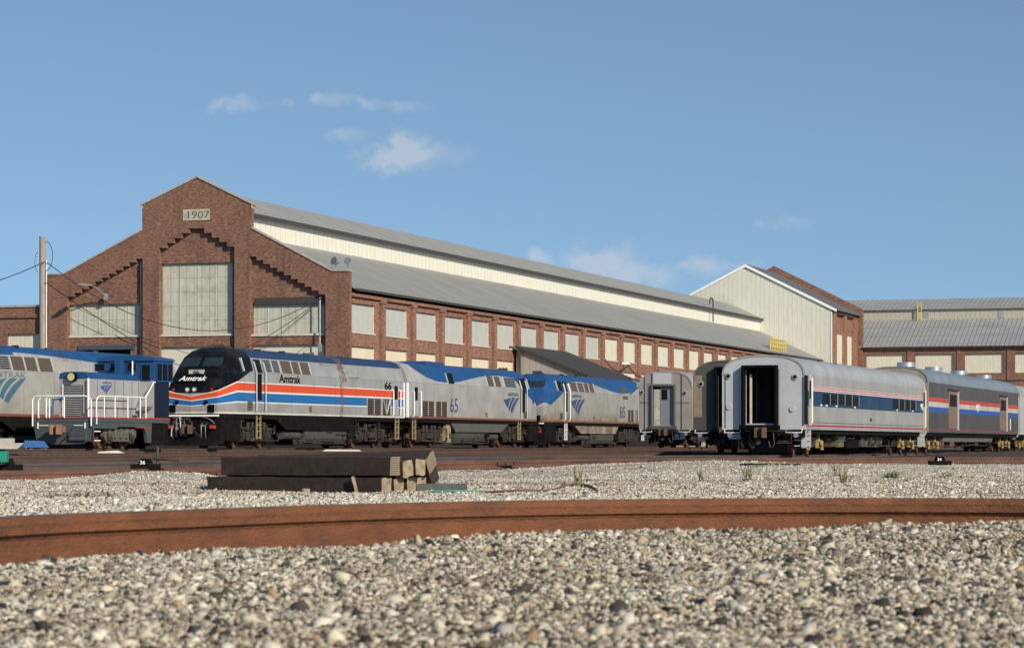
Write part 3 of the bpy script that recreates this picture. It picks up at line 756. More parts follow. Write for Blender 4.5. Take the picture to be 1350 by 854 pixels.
# conduit on the front right
a = fpt(421.5, 392, -.15); b_ = fpt(421.5, 458, -.15)
MB().tube([(a[0], -.12, a[1]), (a[0], -.12, b_[1])], .05).build("conduit", GALV, shop)
MB().box(a[0] - .14, a[0] + .14, -.2, -.05, b_[1] - .3, b_[1] + .25).build("junction_box", GALV, shop)
# added dark strip: shadow of the left bay's right reveal put into colour
a = fpt(187, 342); 
MB().box(a[0] - .2, a[0] + .1, .1, DEP, 0, a[1] - .2).build("downpipe_or_shade_strip", TRIMDARK, shop)

# ---- cross building with cream gable
G = Frame(*B.w(0, LEN, 0), .335)
def gpt(px, py, y0=0): return G.onY(px, py, y0)
gb = empty("cream_gable_building", G.w(0, 0, 0), G.rotz, "tall building with cream siding gable and white rake trim behind the workshop roof", "building")
pk = gpt(983, 348.5); er = gpt(1096, 404)
sl = (pk[1] - er[1]) / (er[0] - pk[0]); xl_ = pk[0] - 12
gpoly = [(xl_, 0), (xl_, pk[1] - 12 * sl), pk, (er[0], er[1]), (er[0], 0)]
MB().prism([(a, b_ - .15 if b_ > 1 else b_) for a, b_ in gpoly], 'y', 0, .3).build("gable_wall", CREAM_SIDING, gb)
tr = MB()
for (p_, q_) in (((xl_ - .6, pk[1] - 12.6 * sl), pk), (pk, (er[0] + .7, er[1] - .7 * sl))):
    tr.prism([p_, q_, (q_[0], q_[1] - .34), (p_[0], p_[1] - .34)], 'y', -.25, -.003)
tr.box(er[0] - .03, er[0] + .12, -.06, -.004, 0, er[1] - .7)
tr.build("rake_trim", WHITETRIM, gb)
yend = G.onX(1128.5, 410, er[0])[0]
MB().prism([(er[0] + .75, er[1] - .75 * sl - .1), (er[0] + .75, er[1] - .75 * sl + .04), (pk[0], pk[1] + .06), (xl_ - .6, pk[1] - 12.6 * sl + .04), (xl_ - .6, pk[1] - 12.6 * sl - .1), (pk[0], pk[1] - .1)], 'y', -.02, yend).build("roof", mat("dark_grey_roof", (.11, .115, .12), .7, var=.2, scale=1), gb)
# rear brick parapet gable
ri = 1.0
MB().prism([(xl_ - 1, 0), (xl_ - 1, pk[1] - 13 * sl + ri), (pk[0], pk[1] + ri - .1), (er[0] + .3, er[1] + ri - .3 * sl - .1), (er[0] + .9, er[1] + ri - .6), (er[0] + .9, 0)], 'y', yend, yend + .8).build("rear_parapet", BRICK, gb)
sb = MB(); yw0, yw1 = G.onX(1101.5, 440, er[0])[0], G.onX(1112, 440, er[0])[0]; yw2, yw3 = G.onX(1115, 440, er[0])[0], G.onX(1124.5, 440, er[0])[0]
ztw = G.onX(1107, 441, er[0])[1]; ztr = G.onX(1107, 415, er[0])[1]
sb.box(er[0] - .6, er[0] - .25, .3, yend, 0, er[1] - .2)
for (a, b_) in ((.3, yw0), (yw1, yw2), (yw3, yend)): sb.box(er[0] - .248, er[0] + .2, a, b_, 0, er[1] - .7)
sb.box(er[0] - .247, er[0] + .26, .3, yend, ztr, er[1] - .35)
sb.build("side_wall", BRICK_SIDE, gb)
for (a, b_) in ((yw0, yw1), (yw2, yw3)): MB().box(er[0] - .247, er[0] - .2, a + .003, b_ - .003, 3, ztw).build("window_panel", P_CREAM, gb)

# ---- long ribbed-roof building on the right
H = Frame(*G.w(er[0] + .9, yend + .4, 0), .335)
fb = empty("ribbed_roof_building", H.w(0, 0, 0), H.rotz, "long low brick shed on the right with ribbed grey roof and two tier cream siding", "building")
def hpt(px, py, y0=0): return H.onY(px, py, y0)
LB = 90; e_z = hpt(1240, 457)[1]; 
y1, y2 = 9.0, 15.0
z1b = hpt(1240, 421, y1)[1]; z1t = hpt(1240, 407.5, y1)[1]; z2 = hpt(1240, 394, y2)[1]
fw = MB(); hs = []
zt_, zb_ = hpt(1240, 466)[1], hpt(1240, 492)[1]
for k in range(13):
    xa = hpt(1142 + 64.5 * k, 470)[0] if k < 4 else None
    if k < 4: base = xa; 
    x0_ = hpt(1142, 0)[0] + 6.72 * k
    hs.append((x0_, x0_ + 5.3, zb_, zt_))
wall_grid(fw, 0, LB, 0, e_z - .1, hs, 0, .5)
fw.box(0, LB, -.12, -.003, e_z - .45, e_z - .1)
for k in range(13): fw.box(hs[k][1] + .35, hs[k][1] + .95, -.12, -.003, 0, e_z - .46)
fw.build("front_wall", BRICK, fb)
for h in hs:
    MB().box(h[0], h[1], .34, .4, h[2], h[3]).build("window_panel", P_CREAM, fb)
rf = MB()
rf.prism([(-.5, e_z - .05), (-.5, e_z + .05), (y1, z1b), (y1, z1b - .2)], 'x', -9, LB)
rf.prism([(y1 - .45, z1t), (y1 - .45, z1t + .12), (y2, z2), (y2 + 6, z1t), (y2, z2 - .3)], 'x', -9, LB)
sl1 = (z1b - e_z - .05) / (y1 + .5); sl2 = (z2 - z1t - .12) / (y2 - y1 + .45)
for k in range(int((LB + 8) / .62)):
    xx = -8 + k * .62
    rf.prism([(-.5, e_z + .052), (-.5, e_z + .13), (y1 - .01, z1b + .08), (y1 - .01, z1b + .002)], 'x', xx, xx + .09, 1)
    rf.prism([(y1 - .45, z1t + .122), (y1 - .45, z1t + .2), (y2 - .02, z2 + .08), (y2 - .02, z2 + .002)], 'x', xx, xx + .09, 1)
rf.build("roof", [ROOF_FAR, ROOF_FAR], fb)
MB().box(-9, LB, y1 + .003, y1 + .2, z1b - .5, z1t + .05).build("clerestory", panel_mat("tan_clerestory", (.46, .43, .36), .62, (.33, .31, .26), .4), fb)
MB().box(.003, LB, -.62, -.503, e_z - .12, e_z + .06).build("gutter", TRIMDARK, fb)
for px in (1207, 1221, 1320):
    a = hpt(px, 414, y1); MB().box(a[0] - .4, a[0] + .4, y1 - .06, y1, a[1] - .5, a[1] + .5).build("louvre_vent", GALV, fb)
a = hpt(1213, 414, y1)
yl_ = MB()
for s_ in (-.28, .28): yl_.box(a[0] + s_ - .05, a[0] + s_ + .05, y1 - .6, y1 - .5, z1b - .6, z1t + .9)
for k in range(10): yl_.box(a[0] - .28, a[0] + .28, y1 - .58, y1 - .52, z1b - .5 + k * .3, z1b - .44 + k * .3)
yl_.box(a[0] - .7, a[0] + .7, y1 - 1.1, y1 - .4, z1b - .7, z1b - .6)
yl_.build("roof_ladder", YELLOW, fb)

# ---- low brick building at far left
lf = B.onY(0, 405, .9); rt = x_l
lb = empty("low_brick_building", B.w(rt, 1.2, 0), ROTB, "low flat roofed brick building with cream door panels at the left edge behind the pole", "building")
zt_ = B.onY(30, 405, 1.2)[1]; zp = B.onY(30, 440, 1.2)[1]; w_l = 26
m_ = MB(); wall_grid(m_, -w_l, -.02, 0, zt_, [(-4.0, -.45, 0.2, zp), (-9.5, -4.8, 0.2, zp), (-16, -11, .2, zp)], 0, .4)
for (zz, hh, dd) in ((B.onY(30, 419, 1.2)[1], .28, .14),): m_.box(-w_l, -.02, -dd, -.003, zz, zz + hh)
m_.build("wall", BRICK, lb)
MB().box(-w_l, -.02, -.1, .5, zt_ + .003, zt_ + .16).build("coping", STONE, lb)
for (a, b_) in ((-4.0, -.45), (-9.5, -4.8), (-16, -11)): MB().box(a + .003, b_ - .003, .2, .26, .2, zp - .003).build("door_panel", P_CREAM, lb)
MB().box(-w_l, -.02, .4, 30, zt_ - .6, zt_ - .4).build("roof", SHINGLE, lb)

# ---- lean-to shed against the side wall
ys0 = B.onX(681, 470, .2)[0]; zs = B.onX(681, 459, .2)[1]; ys1 = B.onX(745, 463, .2)[0]
slp = .395
sh = empty("lean_to_shed", B.w(.2, ys0, 0), ROTB, "weathered grey board lean to shed with dark shingle roof against the brick side wall", "shed")
wS = 13.5
MB().prism([(0.0, 0), (0.0, zs), (wS, zs - slp * wS), (wS, 0)], 'y', 0, .2).build("gable_wall", SHEDWALL, sh)
MB().box(wS - .2, wS - .003, .203, ys1 - ys0, 0, zs - slp * wS - .1).build("side_wall", SHEDWALL, sh)
MB().box(.01, wS - .01, -.04, -.003, 0, 1.7).build("dark_shade_band", mat("shade_band_dark", (.02, .018, .017), .9), sh)  # added dark band, shade seen below the locomotives put into the wall colour
MB().prism([(0.0, zs + .02), (0.0, zs + .22), (wS + .6, zs + .22 - slp * (wS + .6)), (wS + .6, zs + .02 - slp * (wS + .6))], 'y', -.35, ys1 - ys0 + .3).build("roof", SHINGLE, sh)
MB().tube([(.35, -.12, 0), (.35, -.12, zs - .6), (.2, -.35, zs - .15), (-.3, -.5, zs + .1), (-.8, -.5, zs + .05)], .09).build("downpipe_or_shade_strip", TRIMDARK, sh)

# ---- poles and cables
pb = P(57, 585, 165)
pole = empty("utility_pole", (pb.x, pb.y, .2), 0, "weathered grey wooden utility pole standing at the left corner of the workshop", "pole")
topz = P(56, 312, 165).z - .2
MB().cyl((0, 0, 0), (-.05, 0, topz), .26, 12, r1=.2).build("post", WOODPOLE, pole, smooth=True)
MB().tube([(.23, -.15, 0), (.23, -.15, topz - 1.5)], .035).build("conduit", WHITETRIM, pole)
lp = MB(); cy_ = P(60, 348, 165).z - .2
lp.tube([(.2 + .45 * math.sin(t), -.25, cy_ + .5 + .95 * math.cos(t)) for t in np.linspace(0, 3.0, 12)], .022)
lp.tube([(-.2 - .3 * math.sin(t), -.25, cy_ + .1 + .7 * math.cos(t)) for t in np.linspace(.3, 2.8, 10)], .018)
lp.build("cable_loop", CABLE, pole)
def cable(p, q, sag, label, r=.028):
    p, q = Vector(p), Vector(q); mb = MB()
    mb.tube([p.lerp(q, t) - Vector((0, 0, 4 * sag * t * (1 - t))) for t in np.linspace(0, 1, 16)], r)
    o = mb.build("overhead_cable", CABLE); tag(o, label, "cable", "overhead cables")
    return o
pt = P(59, 345, 164.7)
cable(pt, P(-120, 395, 150), .4, "overhead cable running from the utility pole out of the left edge")
def onfac(px, py, off=-.25): a = fpt(px, py, off); return B.w(a[0], off, a[1])
cable(P(62, 346, 164.7), onfac(424, 392), 3.3, "long sagging cable from the pole top across the gable front to its right bay")
cable(P(60, 372, 164.7), onfac(210, 470, -.4), .1, "steep cable from the pole down past the left bay to the doorway")
cable(onfac(100, 405, -.2), onfac(262, 470, -.3), .25, "thin cable crossing the pale panel of the left bay", .02)
cable(onfac(425, 392, -.3), onfac(315, 462, -3), .3, "cable falling from the right bay conduit towards the cab roof", .025)
cable(onfac(440, 425, -.3), onfac(385, 470, -3), .1, "short cable leaving the brick corner near the floodlights", .02)
a = B.onX(955, 500, 3)
wl = [B.w(.3, B.onX(p_, q_, .3)[0], B.onX(p_, q_, .3)[1]) for p_, q_ in ((798, 474), (828, 481), (870, 493), (905, 491))]
cable(wl[0], wl[1], .8, "slack cable slung under the cream windows beside the lean to shed", .05)
cable(wl[1] + Vector((0, 0, 0)), P(868, 488, 170), .8, "cable running from the wall spotlight towards the closed coach", .05)
sl_ = empty("wall_spotlight", wl[1], ROTB, "small white spotlight on an arm on the side wall above the closed coach", "light")
MB().tube([(0, 0, -.6), (.3, -.3, .1), (.5, -.8, .25)], .06).build("arm", GALV, sl_)
MB().prism([(-.5, 0), (.5, 0), (.25, .22), (-.25, .22)], 'y', -1.5, -.7).build("lamp_head", WHITETRIM, sl_)
cable(P(1290, 500, 300), P(1400, 496, 300), .3, "cable across the brick below the windows of the right hand shed", .09)
# ------------------------------------------------------------------ locomotive paint
def nearest_y(N, y, L=21.0): return N.m('DIVIDE', y, L, clamp=True)
def finish_paint(N, b, c, o, x, dirt=.5, met=.25, base_z=1.55):
    low = N.m('MULTIPLY_ADD', x[2], -1.6, 1.6 * (base_z + .75), clamp=True)      # splashed mud near the sill
    nz = N.noise(N.vmul(o, (1, .6, 1)), 1.6, 6, .7)
    c = N.mix(N.m('MULTIPLY', N.m('MULTIPLY_ADD', nz, 3, -1.1, clamp=True), N.m('MULTIPLY', low, dirt)), c, (.20, .13, .07))
    st = N.noise(N.vmul(o, (1.5, 3.5, .35)), 2.2, 5, .65)
    c = N.mix(N.m('MULTIPLY', N.m('MULTIPLY_ADD', st, 4, -2.2, clamp=True), .28 * dirt * 2), c, (.16, .13, .10))
    seam = N.m('LESS_THAN', N.m('FRACT', N.m('DIVIDE', N.m('ADD', x[1], .4), 2.6)), .012)
    c = N.mix(N.m('MULTIPLY', seam, .5), c, (.05, .05, .05))
    b.inputs['Specular IOR Level'].default_value = .16
    c = N.mix(N.m('MULTIPLY', N.between(x[2], 3.425, 3.455), .35), c, (.04, .04, .045))
    soot = N.m('MULTIPLY', N.m('MULTIPLY_ADD', N.noise(N.vmul(o, (1, .5, 1)), 1.1, 6, .7), 5, -2.4, clamp=True), N.m('GREATER_THAN', x[2], 4.0))
    c = N.mix(N.m('MULTIPLY', soot, .55), c, (.025, .024, .024))
    mot = N.noise(N.vmul(o, (1, .7, .8)), .55, 5, .7)
    c = N.mix(N.m('MULTIPLY', N.m('MULTIPLY_ADD', mot, 4, -1.9, clamp=True), .22), c, (.10, .095, .09))
    N.put(c, b.inputs['Base Color']); b.inputs['Metallic'].default_value = met * .5; b.inputs['Roughness'].default_value = .42
    N.bump(N.noise(N.vmul(o, (1, 1, .5)), 1.3, 3, .5), .25, .03, b)
def silver(N, o, c=(.40, .41, .42)):
    return N.mix(N.m('MULTIPLY_ADD', N.noise(o, .9, 4, .6), 2.4, -.7, clamp=True), tuple(v * .72 for v in c), tuple(v * .98 for v in c))
def paint_stripes():
    m, t, b = new_mat("striped_loco_paint"); N = NT(t); o = N.obj(); x = N.xyz(o); X, Y, Z = x
    c = silver(N, o, (.37, .38, .385))
    fY = N.m('SUBTRACT', 1.0, N.m('DIVIDE', Y, 1.5), clamp=True)
    ff = N.m('MULTIPLY', N.m('SUBTRACT', 1.0, N.m('DIVIDE', N.m('ABSOLUTE', X), 1.2), clamp=True), N.m('SUBTRACT', 1.0, N.m('DIVIDE', Y, .5), clamp=True))
    base = N.m('SUBTRACT', N.m('SUBTRACT', 2.06, N.m('MULTIPLY', fY, .10)), N.m('MULTIPLY', ff, .09))
    sc = N.m('SUBTRACT', N.m('SUBTRACT', 1.0, N.m('MULTIPLY', fY, .36)), N.m('MULTIPLY', ff, .15))
    tt = N.m('ADD', N.m('DIVIDE', N.m('SUBTRACT', Z, base), sc), 2.06)
    c = N.mix(N.between(tt, 2.06, 3.0), c, (.72, .72, .70))
    chip = N.m('MULTIPLY', N.m('MULTIPLY_ADD', N.noise(o, 6, 5, .75), 9, -5.8, clamp=True), N.between(Y, 6, 12))
    c = N.mix(N.between(tt, 2.60, 2.95), c, (.66, .09, .035))
    c = N.mix(N.between(tt, 2.12, 2.52), c, (.02, .145, .40))
    c = N.mix(N.m('MULTIPLY', chip, N.between(tt, 2.0, 3.4)), c, (.62, .62, .6))
    bl = N.m('MULTIPLY', N.m('GREATER_THAN', tt, 3.0), N.m('LESS_THAN', Y, N.m('MINIMUM', N.m('MULTIPLY_ADD', N.m('SUBTRACT', Z, 3.0), 2.9, 1.5), 3.25)))
    c = N.mix(bl, c, (.0035, .0045, .0065))
    c = N.mix(N.m('MULTIPLY', N.m('GREATER_THAN', Z, 4.13), N.m('GREATER_THAN', Y, 3.25)), c, (.022, .05, .12))
    c = N.mix(N.m('LESS_THAN', Z, 1.63), c, (.66, .65, .62))
    c = N.mix(N.m('MULTIPLY', N.between(N.m('ADD', Y, N.m('MULTIPLY', N.noise(o, 2.5, 4, .7), 1.2)), 13.75, N.m('MULTIPLY_ADD', N.m('GREATER_THAN', Z, 3.25), .5, 14.1)), N.m('MULTIPLY_ADD', N.noise(N.vmul(o, (1, 2, .8)), 4, 5, .8), 6, -2.4, clamp=True)), c, (.16, .085, .05))
    finish_paint(N, b, c, o, x, .25); return m
def paint_wave(name, cs, dirt, lift=0.0):
    m, t, b = new_mat(name); N = NT(t); o = N.obj(); x = N.xyz(o); X, Y, Z = x
    c = silver(N, o, cs)
    th = N.curve(N.m('DIVIDE', Y, 21.0, clamp=True), [(0, .40), (1.4 / 21, .55), (3.0 / 21, .66), (4.6 / 21, .80), (6 / 21, .825), (9 / 21, .815), (12 / 21, .765), (14.3 / 21, .722), (16.6 / 21, .712), (18.4 / 21, .745), (19.6 / 21, .80), (20.6 / 21, .88)])
    th = N.m('MULTIPLY_ADD', N.m('MULTIPLY', N.m('GREATER_THAN', Y, 7.0), N.m('SUBTRACT', .87, th, clamp=True)), lift, th)
    th = N.m('MULTIPLY', th, 5.0)
    fr = N.m('MULTIPLY', N.m('ABSOLUTE', X), N.m('MULTIPLY', N.m('SUBTRACT', 1.0, N.m('DIVIDE', Y, 1.0), clamp=True), .6))
    th = N.m('ADD', th, fr)
    c = N.mix(N.m('GREATER_THAN', Z, th), c, (.013, .082, .235))
    c = N.mix(N.between(Z, 1.5, 1.66), c, (.22, .075, .055))
    finish_paint(N, b, c, o, x, dirt); return m
PAINT66 = paint_stripes()
PAINT65 = paint_wave("wave_paint_clean", (.42, .425, .42), .32)
PAINT55 = paint_wave("wave_paint_dirty", (.38, .38, .365), 1.6)
PAINTL = paint_wave("wave_paint_left", (.44, .44, .42), .6, .55)

def wheelset(parent_truck, y, half=.75, r=.5, boxmat=None, boxw=.3):
    for s in (-1, 1):
        w = MB(); w.cyl((s * (half - .07), y, r), (s * (half + .065), y, r), r, 28); w.cyl((s * (half - .1), y, r), (s * (half - .065), y, r), r + .03, 28)
        w.cyl((s * (half + .066), y, r), (s * (half + .1), y, r), r * .42, 16); w.build("wheel", WHEEL, parent_truck)
        bx = MB(); bx.box(min(s * 1.0, s * 1.22), max(s * 1.0, s * 1.22), y - boxw / 2, y + boxw / 2, r - .2, r + .22)
        bx.cyl((s * 1.221, y, r), (s * 1.28, y, r), .13, 12); bx.build("axle_box", boxmat or GRIME, parent_truck)
    MB().cyl((-half, y, r), (half, y, r), .09, 10).build("axle", STEEL, parent_truck)
def loco_truck(root, yc, wb=2.8):
    t = MB()
    for s in (-1, 1):
        x0, x1 = (1.02, 1.16) if s > 0 else (-1.16, -1.02)
        t.prism([(yc - wb / 2 - .55, .62), (yc - wb / 2 - .3, .42), (yc - wb / 2 + .5, .42), (yc - .75, .34), (yc + .75, .34), (yc + wb / 2 - .5, .42), (yc + wb / 2 + .3, .42), (yc + wb / 2 + .55, .62), (yc + wb / 2 + .5, .95), (yc + .6, 1.0), (yc - .6, 1.0), (yc - wb / 2 - .5, .95)], 'x', x0, x1)
        t.box(*(sorted((s * 1.161, s * 1.32))), yc - .5, yc + .5, .5, .82)
        t.box(*(sorted((s * 1.161, s * 1.25))), yc - wb / 2 - .6, yc - wb / 2 - .2, .75, 1.0)
        for yy in (-.95, .95):
            t.cyl((s * 1.2, yc + yy, .45), (s * 1.25, yc + yy * .8, 1.05), .05, 8)
        t.cyl((s * 1.25, yc - wb / 2 + .2, .9), (s * 1.25, yc + wb / 2 - .2, .9), .04, 8)
    t.box(-1.0, 1.0, yc - .3, yc + .3, .5, .9); t.box(-.6, .6, yc - wb / 2 - .5, yc + wb / 2 + .5, .12, .95)
    fr = t.build("truck", GRIME, root)
    for s in (-1, 1):
        for yy in (-.45, -.2, .2, .45):
            MB().cyl((s * 1.22, yc + yy * 1.9, .83), (s * 1.22, yc + yy * 1.9, 1.2), .10, 10).build("spring", SPRING, fr)
    for d in (-wb / 2, wb / 2): wheelset(fr, yc + d, r=.51)
    return fr
def coupler(root, y, d, zc=.85, mat_=STEEL):
    c = MB(); c.box(-.13, .13, min(y, y + d * .35), max(y, y + d * .35), zc - .12, zc + .12)
    c.prism([(-.26, y + d * .351), (.2, y + d * .351), (.28, y + d * .62), (.1, y + d * .72), (.04, y + d * .5), (-.1, y + d * .5), (-.2, y + d * .7)], 'z', zc - .2, zc + .2)
    return c.build("coupler", mat_, root)
def hose(root, pts, mat_=HOSE, r=.028, name="air_hose"):
    return MB().tube(smooth_pts(pts, 4), r).build(name, mat_, root)

ROWS = [(1.55, 1.5, 0.0, 1.25, 1.5), (2.45, 1.5, 0.0, 1.25, 1.5), (3.0, 1.5, .32, 1.19, 1.6), (3.44, 1.5, .66, 1.13, 1.75), (3.66, 1.43, .84, 1.09, 1.9), (4.10, 1.30, 1.30, 1.04, 2.3), (4.40, 1.06, 1.78, .88, 2.6), (4.55, .62, 2.15, .56, 2.8)]
def logo_part(root, sgn, y0, z0, h, material, xs=1.512, wr=2.45):
    """swooping three-band emblem; reading direction is +y on the +x side"""
    w = h * wr; mb = MB()
    def bez(a, b_, c_, t): return ((1 - t) ** 2 * a[0] + 2 * t * (1 - t) * b_[0] + t * t * c_[0], (1 - t) ** 2 * a[1] + 2 * t * (1 - t) * b_[1] + t * t * c_[1])
    def curve(f):
        s0 = (.38 + .18 * f, .12 - .12 * f) if f < 1 else (.56, 0); e = (.0 + 1.0 * f, .86 + .14 * f ** 1.5)
        cx = (.12 + .5 * f, .62 - .04 * f) if f < .9 else (.66, .45)
        return s0, cx, e
    A = [((.28, .32), (.10, .52), (.00, .84)), ((.285, .315), (.32, .78), (.52, .99)), ((.315, .275), (.40, .78), (.62, 1.0)), ((.41, .14), (.50, .66), (.80, 1.0)), ((.445, .10), (.56, .64), (.89, .99)), ((.55, 0), (.72, .45), (1.04, 1.02))]
    tops = [(0, 1), (2, 3), (4, 5)]
    nn = 8
    for a, b_ in tops:
        L = [bez(*A[a], t / nn) for t in range(nn + 1)]; Rr = [bez(*A[b_], t / nn) for t in range(nn + 1)]
        vs = []; fs = []
        for p_, q_ in zip(L, Rr):
            for r_ in (p_, q_): vs.append((sgn * xs, y0 + sgn * r_[0] * w * 1.15, z0 + r_[1] * h))
        for i in range(nn): fs.append((2 * i, 2 * i + 1, 2 * i + 3, 2 * i + 2))
        mb.add(vs, fs)
    return mb.build("emblem", material, root)

def make_loco(frame_loc, rotz, label, paint, spec, sgn, L=21.7, full=True):
    """sgn: which local side faces the camera (+1 = +x)"""
    root = empty("diesel_locomotive", frame_loc, rotz, label, "locomotive")
    W_ = root
    mb = MB(); n = len(ROWS); vs = []
    # ring of columns: left rear, left side start, left corner, centre, right corner, right start, right rear
    for (h, w, yf, wf, ys_) in ROWS:
        w2 = w
        vs += [(-w2, L, h), (-w2, ys_, h), (-wf, yf + .0, h), (0, yf - .10, h), (wf, yf + .0, h), (w2, ys_, h), (w2, L, h)]
    fs = []
    for r in range(n - 1):
        for c_ in range(6): fs.append((r * 7 + c_, r * 7 + c_ + 1, (r + 1) * 7 + c_ + 1, (r + 1) * 7 + c_))
        fs.append((r * 7 + 6, r * 7, (r + 1) * 7, (r + 1) * 7 + 6))
    fs.append(tuple((n - 1) * 7 + i for i in range(7))); fs.append(tuple(6 - i for i in range(7)))
    mb.add(vs, fs)
    # split long side faces so the paint curve has somewhere to bend is not needed: paint is procedural
    body = mb.build("body", paint, W_)
    V = lambda r, c_: vs[r * 7 + c_]
    front_r = [V(4, 3), V(4, 4), V(5, 4), V(5, 3)]; front_l = [V(4, 2), V(4, 3), V(5, 3), V(5, 2)]
    for q in (front_l, front_r): MB().patch(q, .08, .94, .04, .94, .012, .03).build("windshield", GLASS_BLUE, body)
    MB().patch([V(4, 3), V(4, 4), V(5, 4), V(5, 3)], -.03, .03, .02, .96, .03, .05).build("windshield_post", BLACKP, body)
    # side features on both sides
    for s in (1, -1):
        near_ = (s == sgn)
        x_ = s * 1.5
        def slant(y0, y1, z0=3.50, z1=4.08):
            def xw(z): return s * np.interp(z, [3.44, 3.66, 4.10], [1.5, 1.43, 1.30])
            za, zb = max(z0, 3.66) if False else z0, z1
            # the window band is set just outside the leaning panel
            return [(s * 1.505 if z0 <= 3.44 else xw(z0), y0, z0), (s * 1.505 if z0 <= 3.44 else xw(z0), y1, z0), (xw(z1), y1, z1), (xw(z1), y0, z1)] if s > 0 else [(xw(z0), y1, z0), (xw(z0), y0, z0), (xw(z1), y0, z1), (xw(z1), y1, z1)]
        MB().patch(slant(2.35, 3.15), 0, 1, 0, 1, .03, .06).build("side_window", GLASS, body)
        if not near_ : continue
        # slanted white window edge
        p = slant(2.12, 2.24); MB().patch(p, 0, 1, -.05, 1, .05, .08).build("mirror_bar", SILVER, body)
        # cab door: recess strip, window, handrails
        d0 = spec.get('door', 3.45)
        door = MB().box(*sorted((x_ - s * .02, x_ + s * .012)), d0, d0 + .75, 2.05, 3.42).build("door", DARK if spec.get('dark_door') else paint, body)
        MB().patch(slant(d0 + .02, d0 + .72, 3.45, 4.05), 0, 1, 0, 1, .02, .05).build("door_window", GLASS, door)
        MB().box(*sorted((x_ - s * .01, x_ + s * .014)), d0 + .12, d0 + .62, 2.2, 3.4).build("door_inset", DARK, door)
        for yy in (d0 - .12, d0 + .88):
            MB().tube([(x_ + s * .0, yy, 1.62), (x_ + s * .10, yy, 1.7), (x_ + s * .10, yy, 3.45), (x_ - s * .05, yy, 3.95)], .035).build("grab_rail", SILVER if not spec.get('gold') else WHITETRIM, body)
        # louvres + windows in the slanted band
        for (a_, b_, kind) in spec['band']:
            w = MB().patch(slant(a_, b_), 0, 1, 0, 1, .02, .05).build("side_grille" if kind != 'g' else "side_window", {'l': mat("louvre_steel", (.26, .27, .27), .5, .4), 'b': GRILLE_BR, 'g': GLASS, 'w': P_CREAM}[kind], body)
            if kind == 'l':
                lv = MB()
                for k in range(6): lv.patch(slant(a_ + .05, b_ - .05), 0, 1, .06 + k * .155, .13 + k * .155, .03, .02)
                lv.build("louvre", DARK, w)
            ed = MB(); yy = b_ + .02; ed.patch(slant(yy, yy + .1), 0, 1, 0, 1, .035, .05); ed.build("window_post", SILVER, w)
        # lower rear intake grilles
        for (a_, b_) in spec['low']:
            g = MB().box(*sorted((x_ - s * .01, x_ + s * .012)), a_, b_, spec.get('lz', (1.66, 2.5))[0], spec.get('lz', (1.66, 2.5))[1]).build("intake_grille", GRILLE_BR, body)
            br = MB(); mid_ = (a_ + b_) / 2
            br.box(*sorted((x_ + s * .013, x_ + s * .03)), mid_ - .03, mid_ + .03, 1.7, 2.46)
            br.box(*sorted((x_ + s * .013, x_ + s * .03)), a_ - .06, a_, 1.66, 2.5); br.box(*sorted((x_ + s * .013, x_ + s * .03)), b_, b_ + .06, 1.66, 2.5)
            br.build("grille_frame", SILVER, g)
            sl = MB()
            for k in range(7): sl.box(*sorted((x_ + s * .0125, x_ + s * .02)), a_ + .03, b_ - .03, 1.72 + k * .11, 1.75 + k * .11)
            sl.build("slat", DARK, g)
        # rear door with window, handrails, ladder
        rd = L - 1.0
        dr = MB().box(*sorted((x_ - s * .01, x_ + s * .01)), rd - .55, rd + .1, 1.7, 3.35).build("rear_door", DARK if spec.get('dark_rear') else silver_panel, body)
        MB().box(*sorted((x_ + s * .011, x_ + s * .018)), rd - .45, rd, 2.5, 3.2).build("door_window", GLASS, dr)
        for yy in (rd - .75, rd + .25):
            MB().tube([(x_ + s * .02, yy, 1.62), (x_ + s * .09, yy, 1.7), (x_ + s * .09, yy, 2.95), (x_, yy, 3.0)], .035).build("grab_rail", WHITETRIM, body)
        # side hatches, vents, grab points
        MB().box(*sorted((x_ - s * .01, x_ + s * .012)), 2.55, 3.1, 1.72, 2.12).build("battery_grille", GRILLE_BR, body)
        MB().box(*sorted((x_ - s * .01, x_ + s * .015)), 9.4, 9.75, 1.72, 2.0).build("fuel_filler", mat("filler_recess", (.16, .09, .06), .8), body)
        MB().box(*sorted((x_ - s * .01, x_ + s * .02)), L - .18, L + .01, 1.6, 3.4).build("end_post", WHITETRIM, body)
        # roof fittings
    for (y_, sx, sy, h_) in spec['roof']:
        MB().box(-sx, sx, y_ - sy, y_ + sy, 4.42, 4.5 + h_).build("roof_hatch", spec.get('hatch', mat("roof_blue_hatch", (.02, .06, .18), .5)), body)
    for y_ in (5.5, 8.2, 11.0, 15.2):
        MB().cyl((.62, y_, 4.35), (.62, y_, 4.6), .16, 12).build("roof_vent", DARK if y_ < 10 else TRIMDARK, body)
    hn = MB(); 
    for k in range(3): hn.cyl((-.25 + .2 * k, 3.1, 4.62), (-.25 + .2 * k, 2.65, 4.66), .04, 8, r1=.1)
    hn.box(-.35, .25, 3.05, 3.15, 4.45, 4.62); hn.build("horn", TRIMDARK, body)
    # underframe, tank, steps
    uf = MB(); uf.box(-1.46, 1.46, .15, L - .05, 1.34, 1.548); uf.box(-1.1, 1.1, .3, L - .2, 1.05, 1.338)
    u = uf.build("underframe", BLACK, W_)
    tk = MB(); tk.prism([(5.7, 1.338), (6.9, .86), (14.4, .86), (15.1, 1.338)], 'x', -1.45, 1.45); tk.build("skirt", spec.get('skirt', BLACK), W_)
    tk = MB(); tk.prism([(-1.2, .2), (1.2, .2), (1.35, .45), (1.35, .857), (-1.35, .857), (-1.35, .55)], 'y', 9.3, 14.3); tk.build("fuel_tank", TANKGREY, W_)
